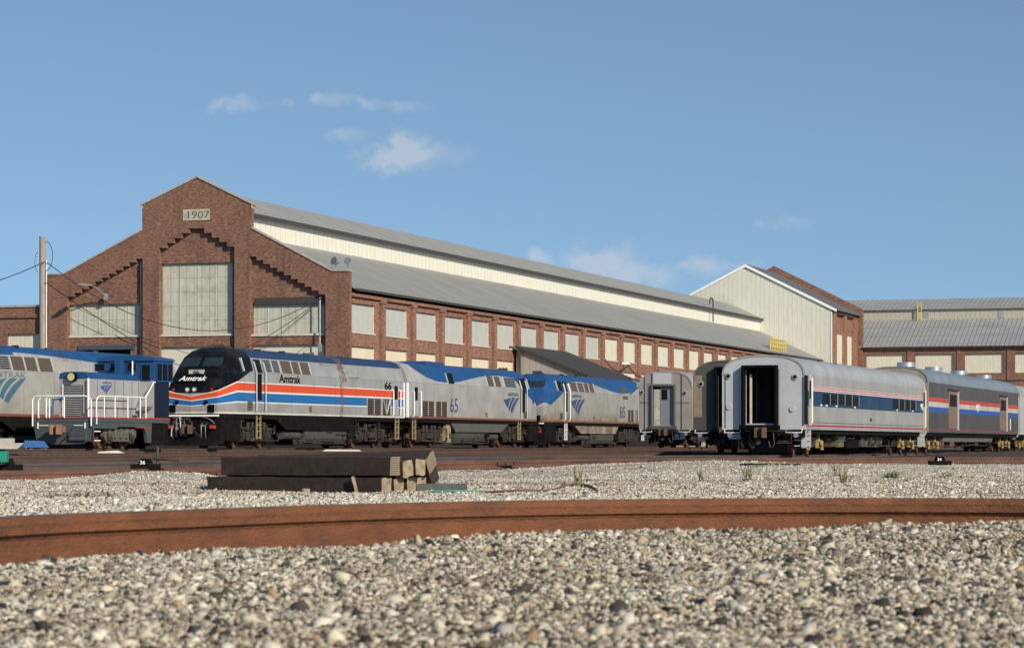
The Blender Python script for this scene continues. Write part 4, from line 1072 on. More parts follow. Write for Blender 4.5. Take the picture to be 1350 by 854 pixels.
    MB().box(-.7, .7, 6.2, 9.29, .14, .859).build('underfloor_box', BLACK, W_); MB().cyl((sgn * 1.1, 7.0, .62), (sgn * 1.1, 8.9, .62), .2, 14).build("air_reservoir", TANKGREY, W_)
    eb = MB(); eb.box(-1.3, 1.3, 14.75, 15.45, .3, 1.33); eb.build("equipment_box", spec.get('eqbox', BLACK), W_)
    loco_truck(W_, 4.0); loco_truck(W_, 17.9)
    sd_ = int(abs(frame_loc[0]) * 10)
    clutter(W_, sgn * 1.36, 1.9, 6.2, .35, 1.3, 70, sd_, .3); clutter(W_, sgn * 1.36, 15.5, 20.6, .35, 1.3, 80, sd_ + 1, .3)
    clutter(W_, sgn * 1.42, 9.0, 15, .25, .8, 26, sd_ + 3, .2, 'pipework')
    for yy in (3.8, L - 1.0):
        ld = MB()
        for dy in (-.2, .2): ld.box(sgn * 1.47 - .03, sgn * 1.47 + .03, yy + dy - .025, yy + dy + .025, .42, 1.5)
        for k in range(4): ld.box(sgn * 1.47 - .05, sgn * 1.47 + .05, yy - .2, yy + .2, .46 + k * .29, .5 + k * .29)
        ld.build("ladder", spec.get('ladder', OCHREBOX), W_)
    # nose end: pilot, coupler, headlights, ditch lights, hoses
    pl = MB(); pl.prism([(-1.3, .18), (1.3, .18), (1.42, .8), (1.42, 1.545), (-1.42, 1.545), (-1.42, .8)], 'y', .05, .55)
    pl.prism([(-1.25, .12), (1.25, .12), (1.3, .5), (-1.3, .5)], 'y', -.28, .049)
    pl.box(-1.42, -1.25, .551, 2.0, .35, 1.338); pl.box(1.25, 1.42, .551, 2.0, .35, 1.338)
    pl.build("pilot", BLACK, W_)
    MB().box(-1.3, 1.3, -.12, .05, 1.42, 1.5).build("step_edge", WHITETRIM, W_)
    coupler(W_, .05, -1); coupler(W_, L, 1)
    for s in (-1, 1):
        MB().box(s * .95 - .13, s * .95 + .15, -.10, -.02, 1.60, 1.95).build("front_vent", BLACKP, W_)
        MB().cyl((s * .72, -.13, 2.05), (s * .72, .05, 2.05), .085, 14).build("ditch_light_socket", BLACKP, W_)
        hose(W_, [(s * .55, 0, 1.15), (s * .6, -.28, 1.05), (s * .62, -.35, .7), (s * .58, -.28, .45)], GALV, .012)
        hose(W_, [(s * .75, 0, 1.15), (s * .8, -.28, 1.0), (s * .82, -.33, .65), (s * .8, -.25, .4)], GALV, .012)
        hose(W_, [(s * .45, -.05, 1.3), (s * .7, -.25, 1.38), (s * 1.0, -.22, 1.28), (s * 1.15, -.1, 1.1)], GALV, .014, "cut_lever")
        MB().box(s * 1.05 - .09, s * 1.05 + .09, -.22, .04, .88, 1.03).build("glad_hand", REDP, W_)
        for k, xx in enumerate((.12, .28)) if s > 0 else enumerate(()):
            pass
    a_, b_ = V(1, 3), V(2, 4)
    for xx in (-.22, .12):
        hl = MB().cyl((xx, -.06, 2.62), (xx, .3, 2.62), .105, 16).build("headlight", CHROME, W_); MB().cyl((xx, -.075, 2.62), (xx, -.062, 2.62), .07, 16).build("lens", LAMP, hl)
    for xx in (-.95, .95):
        MB().cyl((xx, .0, 2.62), (xx, .3, 2.62), .06, 12).build("marker_light", REDLENS, W_)
    return root, body, V
silver_panel = mat("silver_door", (.36, .37, .38), .5, .2, var=.15)
band66 = [(4.45, 5.25, 'l'), (5.4, 6.15, 'l'), (6.45, 7.5, 'b'), (7.6, 8.45, 'b'), (8.7, 9.6, 'b')]
loc66, body66, V66 = make_loco(T1.w(0, 0), T1.rotz, "black nosed silver diesel locomotive with red and blue side stripes, numbered 66",
    PAINT66, dict(band=band66, low=[(16.6, 18.4), (18.6, 19.7)], roof=[(16.0, .9, 1.2, .03), (6.5, .8, 1.6, .04)], hatch=mat("roof_navy_hatch", (.02, .04, .08), .5), dark_door=False), 1)
# front lettering of the striped engine: lies on the sloping nose faces
def nose_text(s, root, V, zc, h, mat_, xoff, bold, shear, sx=1.0, name="lettering"):
    # slope between rows 2 and 4 on the centre line
    p0 = Vector((0, ROWS[2][2] - .1, 3.0)); p1 = Vector((0, ROWS[3][2] - .1, 3.44))
    uz = (p1 - p0).normalized(); ux = Vector((1, 0, 0)); nrm = ux.cross(uz)
    org = p0 + uz * ((zc - 3.0) / uz.z) + nrm * .12 * 1 + ux * xoff
    return text_part(s, name, mat_, root, org, ux, uz, h, sx, bold, shear)
nb = MB().box(-.42, .32, .50, .58, 3.33, 3.52).build("number_board", mat("number_board_grey", (.42, .42, .40), .5), loc66); 
text_part("66", "number", BLACKP, nb, (-.2, .494, 3.345), (1, 0, 0), (0, 0, 1), .16, 1.3, .02)
nose_text("Amtrak", loc66, V66, 2.95, .26, WHITE, -.70, .02, .3, 1.12)
rr = random.Random(3)
for m_, n_, r_ in ((GALV, 14, .016), (STEEL, 20, .028), (WHITETRIM, 10, .014)):
    q_ = [(rr.uniform(-1.2, -1.0), -.2, 1.2)]
    for i in range(n_):
        q_.append((q_[-1][0] + (2.2 / n_ if i % 2 else rr.uniform(-.03, .08)), rr.uniform(-.34, -.12), rr.uniform(.5, 1.45) if i % 2 == 0 else q_[-1][2]))
    MB().tube(q_, r_, 6).build('front_pipework', m_, loc66)
for i in range(12):
    MB().cbox((rr.uniform(-1.2, 1.2), rr.uniform(-.3, -.1), rr.uniform(.5, 1.4)), [rr.uniform(.05, .18) for _ in range(3)]).build('front_fitting', rr.choice((STEEL, BLACKP, GALV, BLACKP)), loc66)
text_part("Amtrak", "lettering", BLACKP, loc66, (1.515, 6.0, 3.08), (0, 1, 0), (0, 0, 1), .36, 1.5, .022)
text_part("66", "number", BLACKP, loc66, (1.515, 18.9, 3.0), (0, 1, 0), (0, 0, 1), .38, 1.75, .03)
# damage plate and patch on the striped engine
MB().patch([(1.5, 14.2, 3.5), (1.5, 15.6, 3.5), (1.31, 15.6, 4.08), (1.31, 14.2, 4.08)], 0, 1, 0, 1, .03, .05).build("replacement_panel", mat("dull_patch", (.26, .27, .26), .7), body66)
# brace on the second intake grille
MB().tube([(1.53, 18.7, 2.45), (1.53, 19.15, 1.72), (1.53, 19.6, 2.45)], .035).build("brace", SILVER, body66)

T65 = T1.w(0, 43.8)
loc65, body65, V65 = make_loco(T65, T1.rotz + math.pi, "silver diesel locomotive numbered 65 with blue roof wave, middle of the coupled three", PAINT65,
    dict(band=[(4.4, 6.3, 'l'), (7.0, 7.95, 'b'), (8.2, 9.2, 'b'), (14.7, 15.6, 'g')], door=2.85, low=[(15.9, 17.6), (17.85, 19.6)], roof=[(16.2, .9, 1.4, .18), (8, .7, .9, .06)], dark_door=True,
         eqbox=OCHREBOX, skirt=mat("green_grey_skirt", (.085, .09, .08), .75)), -1, L=21.7)
text_part("65", "number", NAVY, loc65, (-1.515, 15.45, 1.95), (0, -1, 0), (0, 0, 1), .78, 1.2, .0)
MB().cyl((-1.43, 21.66, 1.6), (-1.43, 21.66, 3.44), .09, 14).build("corner_post", SILVER, loc65, smooth=True)
MB().box(-1.1, -.6, 21.69, 21.72, 2.85, 3.25).build("end_window", GLASS, loc65)
logo_part(loc65, -1, 6.6, 2.0, .92, NAVY); text_part("AMTRAK", "lettering", NAVY, loc65, (-1.515, 6.0, 3.0), (0, -1, 0), (0, 0, 1), .2, 1.75, .006)
T55 = T1.w(0, 45.0)
loc55, body55, V55 = make_loco(T55, T1.rotz, "mud stained silver and blue diesel locomotive partly behind the closed coach", PAINT55,
    dict(band=[(5.0, 6.2, 'b'), (6.4, 7.6, 'l'), (7.8, 8.6, 'b'), (8.9, 9.7, 'b')], low=[(17.0, 18.4), (18.8, 19.4)], roof=[(16.0, .9, 1.4, .06), (8, .7, .9, .08)], gold=True, skirt=PAINT55,
         ladder=WHITETRIM), 1)
MB().patch([(1.5, 15.9, 3.2), (1.5, 17.0, 3.2), (1.33, 17.0, 3.95), (1.33, 15.9, 3.95)], 0, 1, 0, 1, .04, .06).build("rusty_window", GRILLE_BR, body55)
text_part("85", "number", NAVY, loc55, (1.515, 15.2, 1.95), (0, 1, 0), (0, 0, 1), .75, 1.3, .0)
logo_part(loc55, 1, 4.75, 2.05, .98, NAVY); text_part("AMTRAK", "lettering", NAVY, loc55, (1.515, 4.95, 3.12), (0, 1, 0), (0, 0, 1), .2, 1.75, .006)
TL = T1.w(-5.6, -15.0, -.2)
locL, bodyL, VL = make_loco(TL, T1.rotz, "silver diesel locomotive with teal emblem at the left edge, behind the switcher", PAINTL,
    dict(band=[(4.2, 5.3, 'l'), (5.5, 6.4, 'l'), (6.6, 7.55, 'b'), (7.65, 8.6, 'b'), (8.85, 9.9, 'b')], low=[(16.6, 18.4), (18.6, 19.7)], roof=[(6.5, .8, 1.3, .05)]), 1)
TEAL = mat("faded_teal_lettering", (.05, .14, .19), .6, var=.35, scale=4)
logo_part(locL, 1, 4.5, 2.1, 1.05, TEAL); text_part("AMTRAK", "lettering", mat("faded_grey_lettering", (.17, .21, .22), .6), locL, (1.515, 4.6, 3.18), (0, 1, 0), (0, 0, 1), .24, 2.2, .012)

# ------------------------------------------------------------------ switcher
ys_ = T1.onX(122, 551, 1.35)[0]
SWo = T1.w(0, ys_)
SF = Frame(SWo.x, SWo.y, SWo.z, TAN)
sw_ = empty("switcher_locomotive", SWo, SF.rotz, "small blue cabbed switcher with silver hood, black front radiator and white handrails", "locomotive")
HOODP = mat("silver_hood_paint", (.35, .36, .37), .5, .15, var=.12, scale=1.2, dirt=(.22, .19, .15), dirt_amt=.35)
BLUEP = mat("switcher_blue", (.012, .062, .18), .4, 0, var=.15, scale=1.5)
NAVYP = mat("switcher_navy", (.004, .010, .026), .5, 0, var=.2)
PGREY = mat("pilot_grey", (.055, .068, .078), .75, var=.25, scale=2, dirt=(.03, .03, .03))
yc0 = SF.onX(203, 540, 1.33)[0]; hy0 = 1.0; hh = .66; hx0 = -.06
MB().box(-1.35, 1.35, 0, 6.75, 1.08, 1.24).build("deck", PGREY, sw_)
MB().box(-1.36, 1.36, -.03, 6.75, 1.242, 1.285).build("deck_edge", REDP, sw_)
hood = MB(); hood.prism([(hx0 - hh, 1.29), (hx0 + hh, 1.29), (hx0 + hh, 2.86), (hx0 - hh, 2.86)], 'y', hy0, yc0 - .003)
hood.build("hood", HOODP, sw_)
MB().prism([(hx0 - hh - .02, 2.862), (hx0 + hh + .02, 2.862), (hx0 + hh - .05, 3.06), (hx0 + hh - .25, 3.13), (hx0 - hh + .25, 3.13), (hx0 - hh + .05, 3.06)], 'y', hy0 - .03, yc0 - .004).build("hood_top", BLUEP, sw_)
rg = MB().box(hx0 - .45, hx0 + .42, hy0 - .03, hy0 - .002, 1.34, 2.58).build("radiator_grille", DARK, sw_)
lv = MB()
for k in range(17): lv.box(hx0 - .43, hx0 + .40, hy0 - .07, hy0 - .031, 1.37 + k * .0715, 1.395 + k * .0715)
lv.build("louvre", SILVER, rg)
for s in (-1,): MB().box(hx0 - .5, hx0 - .452, hy0 - .06, hy0 - .002, 1.33, 2.6).build("grille_frame", WHITETRIM, rg)
hl = MB().cyl((hx0, hy0 - .22, 2.92), (hx0, hy0 + .05, 2.92), .2, 18).build("headlight", BLACKP, sw_)
MB().cyl((hx0, hy0 - .235, 2.92), (hx0, hy0 - .222, 2.92), .16, 18).build("lens", mat("amber_lens", (.55, .5, .25), .15), hl)
# hood side doors seams
hd = MB()
for k in range(1, 6): hd.box(hx0 + hh + .001, hx0 + hh + .008, hy0 + k * .75, hy0 + k * .75 + .02, 1.4, 2.8)
hd.box(hx0 + hh + .001, hx0 + hh + .03, hy0 + .2, yc0 - .9, 1.98, 2.01)
hd.build("door_seam", TRIMDARK, sw_)
# cab
ct = 3.72
cab = MB(); cab.box(-1.33, 1.33, yc0, yc0 + 1.35, 1.29, 2.86); cb = cab.build("cab", [HOODP], sw_)
cab2 = MB(); cab2.box(-1.335, 1.335, yc0 - .002, yc0 + 1.75, 2.862, ct - .02); cab2.build("cab_upper", BLUEP, sw_)
MB().box(1.331, 1.345, yc0 + .02, yc0 + 1.35, 1.3, 2.86).build("cab_side_panel", NAVYP, sw_)
rfm = MB(); rfm.prism([(-1.4, ct - .02), (1.4, ct - .02), (1.3, ct + .1), (.7, ct + .2), (-.7, ct + .2), (-1.3, ct + .1)], 'y', yc0 - .1, yc0 + 1.85); rfm.build("cab_roof", BLUEP, sw_)
def cwin(xa, ya, xb, yb, m_=GLASS, nm="cab_window"):
    a = SF.onY(xa, ya, yc0); b_ = SF.onY(xb, yb, yc0)
    w = MB().box(a[0], b_[0], yc0 - .02, yc0 - .003, b_[1], a[1]).build(nm, m_, sw_)
    f_ = MB(); t_ = .035
    f_.box(a[0] - t_, a[0], yc0 - .03, yc0 - .003, b_[1] - t_, a[1] + t_); f_.box(b_[0], b_[0] + t_, yc0 - .03, yc0 - .003, b_[1] - t_, a[1] + t_)
    f_.box(a[0], b_[0], yc0 - .03, yc0 - .003, a[1], a[1] + t_); f_.box(a[0], b_[0], yc0 - .03, yc0 - .003, b_[1] - t_, b_[1]); f_.build("window_frame", BLUEP, w)
cwin(126, 480, 138, 488.5); cwin(146, 479, 155, 488.5); cwin(168.5, 478.5, 179.5, 489)
cwin(187, 481, 198, 501, GLASS, "cab_door_window")
a = SF.onY(182.5, 503, yc0); MB().box(a[0] + .02, 1.3, yc0 - .02, yc0 - .003, 1.3, a[1]).build("cab_door", silver_panel, sw_)
MB().box(1.336, 1.35, yc0 + .2, yc0 + 1.65, 2.88, 3.58).build("cab_side_window", GLASS, sw_)
fm = MB()
for yy in (.2, .7, 1.2, 1.65): fm.box(1.351, 1.37, yc0 + yy - .03, yc0 + yy + .03, 2.88, 3.58)
fm.box(1.351, 1.372, yc0 + .17, yc0 + 1.68, 3.581, 3.63); fm.box(1.351, 1.372, yc0 + .17, yc0 + 1.68, 2.83, 2.879)
fm.build("window_frame", BLUEP, sw_)
MB().box(hx0 + hh - .75, hx0 + hh - .5, yc0 - .7, yc0 - .35, 3.13, 3.75).build("exhaust_stack", BLUEP, sw_)
MB().cyl((.35, yc0 - .06, 3.0), (.35, yc0 - .06, ct + .05), .035, 8).build("sun_pipe", WHITETRIM, sw_)
# steps to the cab door
for k in range(3): MB().box(.85, 1.3, yc0 - 1.1 + .33 * k, yc0 - .75 + .33 * k, 1.33 + .19 * k, 1.37 + .19 * k).build("cab_step", GRIME, sw_)
# railings
zt = 2.13
def rail_(pts, nm="handrail", r=.03, m_=WHITE): return MB().tube(pts, r).build(nm, m_, sw_)
rail_([(-1.33, -.08, .92), (-1.33, -.08, zt - .15), (-1.27, -.08, zt - .04), (-1.15, -.08, zt), (1.0, -.08, zt), (1.2, -.08, zt - .04), (1.33, -.08, zt - .15), (1.33, -.08, .92)])
rail_([(-1.08, -.05, 1.25), (-1.08, -.05, zt - .2), (-.98, -.05, zt - .07), (-.85, -.05, zt)])
rail_([(-.72, -.05, 1.25), (-.72, -.05, zt)]); rail_([(-.58, -.05, 1.25), (-.58, -.05, zt - .1)]); rail_([(.1, -.06, 1.25), (.1, -.06, zt)])
rail_([(hx0 + hh + .06, hy0 - .1, 1.29), (hx0 + hh + .06, hy0 - .1, 2.86)], "corner_post", .05)
rail_([(1.34, .35, 1.0), (1.34, .35, zt - .15), (1.34, .5, zt - .03), (1.34, .7, zt), (1.34, yc0 - .8, zt), (1.34, yc0 - .05, 2.78), (1.34, yc0 + .1, 2.8)])
for yy in (1.0, 1.9, 3.0, 4.1, yc0 - .75): rail_([(1.34, yy, 1.25), (1.34, yy, zt)], "rail_post", .025)
MB().tube([(-.5, hy0 - .1, 2.05), (-.95, hy0 - .1, 2.0), (-.98, hy0 - .1, 1.3)], .05).build("radiator_hose", BLUEBOX, sw_)
# pilot
pl = MB(); pl.prism([(-1.33, .95), (-1.2, .35), (-.95, .22), (-.3, .18), (.3, .18), (.95, .22), (1.2, .35), (1.33, .95), (1.33, 1.07), (-1.33, 1.07)], 'y', 0, .22); pl.build("pilot", PGREY, sw_)
MB().box(.35, 1.1, -.13, -.003, .35, .75).build("step_box", PGREY, sw_)
MB().box(.38, 1.07, -.14, -.131, .52, .56).build("step_edge", TRIMDARK, sw_)
for xx in (-.85, .72): MB().box(xx - .2, xx + .2, -.05, -.002, .93, .96).build("hand_grab", WHITE, sw_)
for xx in (-1.12, 1.02): MB().box(xx - .02, xx + .02, -.05, -.002, .82, 1.06).build("hand_grab", WHITE, sw_)
coupler(sw_, .0, -1, .78, mat("tan_coupler", (.22, .12, .07), .8, var=.5, scale=6))
hose(sw_, [(.45, -.05, .8), (.5, -.25, .7), (.35, -.35, .5), (.25, -.3, .35)])
st = MB(); st.box(1.05, 1.36, .1, .65, .3, .34); st.box(1.05, 1.36, .1, .65, .68, .72); st.box(1.33, 1.37, .06, .1, .25, 1.08); st.build("side_steps", PGREY, sw_)
for k in (.33, .70): MB().box(1.361, 1.37, .12, .63, k - .01, k + .03).build("step_edge", WHITE, sw_)
# side sill with arches
sd = MB(); sd.prism([(.0, 1.075), (.0, .82), (2.0, .82), (2.2, .9), (4.4, .9), (4.65, .62), (4.75, .25), (5.1, .25), (5.15, 1.075)], 'x', 1.2, 1.33); sd.build("side_sill", PGREY, sw_)
MB().box(1.331, 1.34, 3.7, 5.1, .86, .9).build("sill_stripe", REDP, sw_)
tr_ = MB(); tr_.prism([(1.5, .3), (3.8, .3), (4.1, .5), (4.1, .85), (1.3, .85), (1.3, .5)], 'x', 1.0, 1.15); tr_.prism([(1.5, .3), (3.8, .3), (4.1, .5), (4.1, .85), (1.3, .85), (1.3, .5)], 'x', -1.15, -1.0)
for k in range(5): tr_.cyl((1.16, 1.7 + k * .5, .45), (1.16, 1.7 + k * .5, .82), .1, 8)
trk = tr_.build("truck", mat("grey_truck", (.085, .085, .075), .8, var=.4, scale=6), sw_)
for yy in (1.7, 3.6): wheelset(trk, yy, r=.42)
MB().box(-1.25, 1.3, 5.2, 6.7, .15, 1.07).build("fuel_tank", BLACK, sw_)
logo_part(sw_, 1, SF.onX(132, 510, hx0 + hh)[0], 2.28, .34, BLUE_L, hx0 + hh + .012, 2.5); text_part("AMTRAK", "lettering", BLUE_L, sw_, (hx0 + hh + .012, SF.onX(134.5, 510, hx0 + hh)[0], 2.68), (0, 1, 0), (0, 0, 1), .065, 2.3, .01)
# ------------------------------------------------------------------ passenger cars
def coach_paint(name, base, bands, dirt=.4, ribs=None, met=.2, dirtcol=(.16, .12, .08), var=.14, endtint=None):
    m, t, b = new_mat(name); N = NT(t); o = N.obj(); x = N.xyz(o); X, Y, Z = x
    c = silver(N, o, base)
    if ribs:
        z0, z1, sp, col = ribs
        r = N.m('MULTIPLY', N.between(Z, z0, z1), N.m('LESS_THAN', N.m('FRACT', N.m('DIVIDE', Z, sp)), .4))
        c = N.mix(N.m('MULTIPLY', r, .75), c, col)
    seam = N.m('LESS_THAN', N.m('FRACT', N.m('DIVIDE', Y, .62)), .03)
    c = N.mix(N.m('MULTIPLY', seam, .22), c, tuple(v * .4 for v in base))
    side = N.m('GREATER_THAN', Y, .06)
    for (a, b_, col) in bands: c = N.mix(N.m('MULTIPLY', N.between(Z, a, b_), side), c, col)
    if endtint: c = N.mix(N.m('LESS_THAN', Y, .06), c, endtint)
    nz = N.noise(N.vmul(o, (1, .8, .4)), 1.7, 6, .7)
    pan = N.noise(N.vec(N.m('FLOOR', N.m('DIVIDE', Y, .62)), 0, 0), 7.3, 1, .5)
    c = N.mix(N.m('MULTIPLY_ADD', pan, .9, -.25, clamp=True), c, N.vmul(c, (.72, .72, .73)))
    c = N.mix(N.m('MULTIPLY', N.m('MULTIPLY_ADD', nz, 3.6, -1.7, clamp=True), dirt), c, dirtcol)
    N.put(c, b.inputs['Base Color']); b.inputs['Metallic'].default_value = met * .6; b.inputs['Roughness'].default_value = .45; b.inputs['Specular IOR Level'].default_value = .18
    N.bump(N.noise(o, .8, 3, .5), .2, .04, b)
    return m
def prof(w, z0, zk, zt, n=14, e=2.5):
    """half profile from side bottom over the roof, as full ring right to left"""
    pts = [(w, z0), (w, zk)]
    for i in range(1, 2 * n):
        t = math.pi * i / (2 * n); cx = math.cos(t); sx = math.sin(t)
        pts.append((w * math.copysign(abs(cx) ** (2 / e), cx), zk + (zt - zk) * sx ** (2 / e)))
    return pts + [(-w, zk), (-w, z0)]
def pass_truck(root, yc, w=1.15, gold=True, wb=2.5, col=None):
    t = MB()
    for s in (-1, 1):
        x0, x1 = sorted((s * (w - .12), s * w))
        t.prism([(yc - wb / 2 - .4, .45), (yc - .5, .3), (yc + .5, .3), (yc + wb / 2 + .4, .45), (yc + wb / 2 + .4, .72), (yc + .8, .66), (yc - .8, .66), (yc - wb / 2 - .4, .72)], 'x', x0, x1)
        for yy in (-.35, .0, .35): t.cyl((s * (w + .06), yc + yy, .32), (s * (w + .06), yc + yy, .9), .09, 8)
        t.box(*sorted((s * w, s * (w + .12))), yc - wb / 2 - .1, yc + wb / 2 + .1, .88, .93)
        t.cyl((s * (w + .1), yc - .55, .4), (s * (w + .1), yc - .5, 1.0), .05, 8)
    t.box(-w + .13, w - .13, yc - .35, yc + .35, .4, .85); t.box(-.6, .6, yc - wb / 2 - .4, yc + wb / 2 + .4, .12, .9)
    fr = t.build("truck", col or GRIME, root)
    for d in (-wb / 2, wb / 2):
        for s in (-1, 1):
            wl_ = MB(); wl_.cyl((s * .68, yc + d, .455), (s * .82, yc + d, .455), .455, 26); wl_.cyl((s * .65, yc + d, .455), (s * .69, yc + d, .455), .485, 26)
            wl_.cyl((s * .821, yc + d, .455), (s * .85, yc + d, .455), .2, 14); wl_.build("wheel", WHEEL, fr)
            bx = MB(); bx.prism([(yc + d - .14, .28), (yc + d + .14, .28), (yc + d + .17, .6), (yc + d + .08, .9), (yc + d - .08, .9), (yc + d - .17, .6)], 'x', *sorted((s * (w + .01), s * (w + .13))))
            bx.cyl((s * (w + .2), yc + d, .455), (s * (w + .27), yc + d, .455), .14, 14); bx.box(*sorted((s * (w + .2), s * (w + .3))), yc + d - .05, yc + d + .05, .2, .32)
            bx.build("axle_box", GOLD if gold else GRIME, fr)
        MB().cyl((-.8, yc + d, .455), (.8, yc + d, .455), .08, 10).build("axle", STEEL, fr)
    return fr
def make_coach(fr, label, w, z0, zk, zt, L, paint, roofm, door, dia, lights, gold=True, endm=None, inner=None, diam=BLACKP, e=2.5, group=None, far_end=True):
    root = empty("passenger_coach", (fr.o[0], fr.o[1], fr.o[2]), fr.rotz, label, "railway car")
    pr = prof(w, z0, zk, zt, e=e)
    # side walls + roof shell (hollow: the door opening shows a real vestibule)
    sh_ = MB()
    for s in (1, -1):
        x0, x1 = sorted((s * w, s * (w - .08))); sh_.box(x0, x1, .08, L, z0, zk)
    sh_.build("side_wall", paint, root)
    rf_ = MB(); ring = [p for p in pr[1:-1]]; inn = [(p[0] * .95, zk + (p[1] - zk) * .93) for p in ring]
    rf_.prism(ring + list(reversed(inn)), 'y', -.03 if dia else 0, L + .02); rf_.build("roof", roofm, root, smooth=True)
    fl = MB(); fl.box(-w + .09, w - .09, .1, L - .1, z0 - .18, z0 + .12); fl.build("floor", BLACK, root)
    # end walls
    def endwall(y0, y1, dr, m_):
        xa, xb, za, zb = dr; em = MB()
        def top(x): 
            u = min(1, abs(x) / w); return zk + (zt - zk) * (1 - u ** e) ** (1 / e) - .02
        def piece(xs, zlow): em.prism([(xs[0], zlow), (xs[-1], zlow)] + [(x, top(x)) for x in reversed(xs)], 'y', y0, y1)
        piece(list(np.linspace(-w + .002, xa, 12)), z0); piece(list(np.linspace(xb, w - .002, 12)), z0); piece(list(np.linspace(xa, xb, 8)), zb)
        em.box(xa, xb, y0, y1, z0, za)
        return em.build("end_wall", m_, root)
    ew = endwall(0, .078, door, endm or paint)
    ew2 = endwall(L - .08, L, door, endm or paint)
    xa, xb, za, zb = door
    # diaphragm frame
    d_ = dia; fw_ = .13
    if d_:
        f_ = MB(); f_.box(xa - fw_, xa, -d_, -.002, za - .05, zb + fw_); f_.box(xb, xb + fw_, -d_, -.002, za - .05, zb + fw_); f_.box(xa, xb, -d_, -.002, zb, zb + fw_); f_.box(xa - fw_ - .08, xb + fw_ + .08, -d_ - .02, -.002, za - .25, za - .051)
        f_.build("diaphragm", diam, root, bevel=.03)
    # vestibule walls
    v_ = MB(); v_.box(xa - .3, xb + .3, 2.2, 2.28, z0, zk + .3); v_.box(xa - .35, xa - .3, .3, 2.2, z0, zk + .2); v_.build("vestibule", inner or mat("vestibule_lining", (.045, .05, .05), .8, var=.4), root)
    for (lx, lz, r_) in lights:
        ml = MB().cyl((lx, -.05, lz), (lx, 0.0, lz), r_, 18).build("marker_light", silver_panel, root)
        MB().cyl((lx, -.075, lz), (lx, -.051, lz), r_ * .55, 16).build("lens", BLACKP, ml)
    MB().box(-w + .05, w - .05, .02, .2, z0 - .3, z0 - .003).build("buffer_beam", BLACK, root)
    coupler(root, .0, -1, .88)
    for s in (-1, 1):
        hose(root, [(s * .42, 0, .95), (s * .45, -.25, .85), (s * .5, -.3, .45), (s * .35, -.25, .3), (s * .25, -.2, .55)], mat('dusty_hose', (.07, .06, .05), .8), .02)
        MB().tube([(s * (w - .75), -.03, z0 - .02), (s * (w - .75), -.12, z0 - .12), (s * (w - .12), -.12, z0 - .12), (s * (w - .12), -.03, z0 + .02)], .022).build("grab_iron", WHITETRIM, root)
        MB().cyl((s * (w - .35), -.12, z0 - .22), (s * (w - .35), .02, z0 - .22), .1, 14).build("tail_lamp", CHROME, root)
    pass_truck(root, 2.9, gold=gold); pass_truck(root, L - 3.1, gold=gold)
    clutter(root, w - .25, .8, L - .8, .35, z0 - .1, 130 if L > 20 else 30, int(L * 7 + w * 100), .5, 'underfloor_pipework', .3)
    clutter(root, w - .5, -.25, .3, .45, z0 - .05, 10, 5, 2 * (w - .5), 'end_pipework', .15)
    return root
WA = 1.66
A = Frame(9.79, 99.5, .16, TAN)
def aY(px, py, y=0): return A.onY(px, py, y)
def aX(px, py, x=WA): return A.onX(px, py, x)
ROOFA = coach_paint("coach_roof_silver", (.42, .44, .46), [], .45, dirtcol=(.22, .21, .20))
PA = coach_paint("blue_band_paint", (.40, .40, .395), [(1.92, 2.52, (.012, .052, .12)), (2.52, 2.56, (.7, .7, .68)), (2.56, 2.6, (.45, .05, .05)), (2.6, 2.64, (.7, .7, .68)), (2.64, 2.68, (.45, .05, .05)), (2.68, 2.71, (.6, .6, .6)), (1.12, 1.19, (.38, .04, .05)), (1.27, 1.295, (.05, .05, .05))], .25)
PAE = mat("coach_end_silver", (.47, .49, .51), .5, .15, var=.1, scale=1.2, dirt=(.36, .36, .35), dirt_amt=.5)
da = aY(983.5, 486); db = aY(1022, 558)
doorA = (da[0], db[0], db[1], da[1])
l1 = aY(960.5, 495.5); l2 = aY(1048.5, 496.5)
cA = make_coach(A, "silver coach with dark blue window band and open end doorway, nearest the camera", WA, 1.0, 3.12, 3.90, 25.9, PA, ROOFA, doorA, .3,
    [(l1[0], l1[1], .12), (l2[0], l2[1], .12)], endm=PAE)
# end fittings
MB().box(-WA + .3, -WA + .75, -.12, .02, .62, .82).build("jumper_box", JBOX, cA)
for (px, py) in ((961, 536), (1045, 539)):
    a = aY(px, py); MB().cyl((a[0], -.05, a[1]), (a[0], 0, a[1]), .11, 12).build("hose_bracket", SILVER, cA)
MB().box(-WA + .12, -WA + .145, -.02, -.002, 1.05, 3.2).build("end_seam", TRIMDARK, cA)
MB().box(doorA[0] + .12, doorA[0] + .2, .12, .18, doorA[2], doorA[3] - .2).build("door_edge", mat("cream_door_edge", (.55, .5, .36), .6), cA)
MB().box(doorA[0] + .28, doorA[0] + .30, .5, 1.2, doorA[2], doorA[3]).build("inner_door", mat("inner_door_grey", (.07, .08, .085), .6), cA)
MB().box(doorA[0] + .62, doorA[0] + 1.0, 1.4, 1.46, doorA[2], doorA[3] - .1).build("inner_door", DARK, cA)
zr_ = np.linspace(1.15, 3.3, 30)
bl_ = MB()
for z_ in zr_: bl_.box(doorA[1] + .14, doorA[1] + .17, -.03, -.002, z_, z_ + .03)
bl_.build("rivet_strip", TRIMDARK, cA)
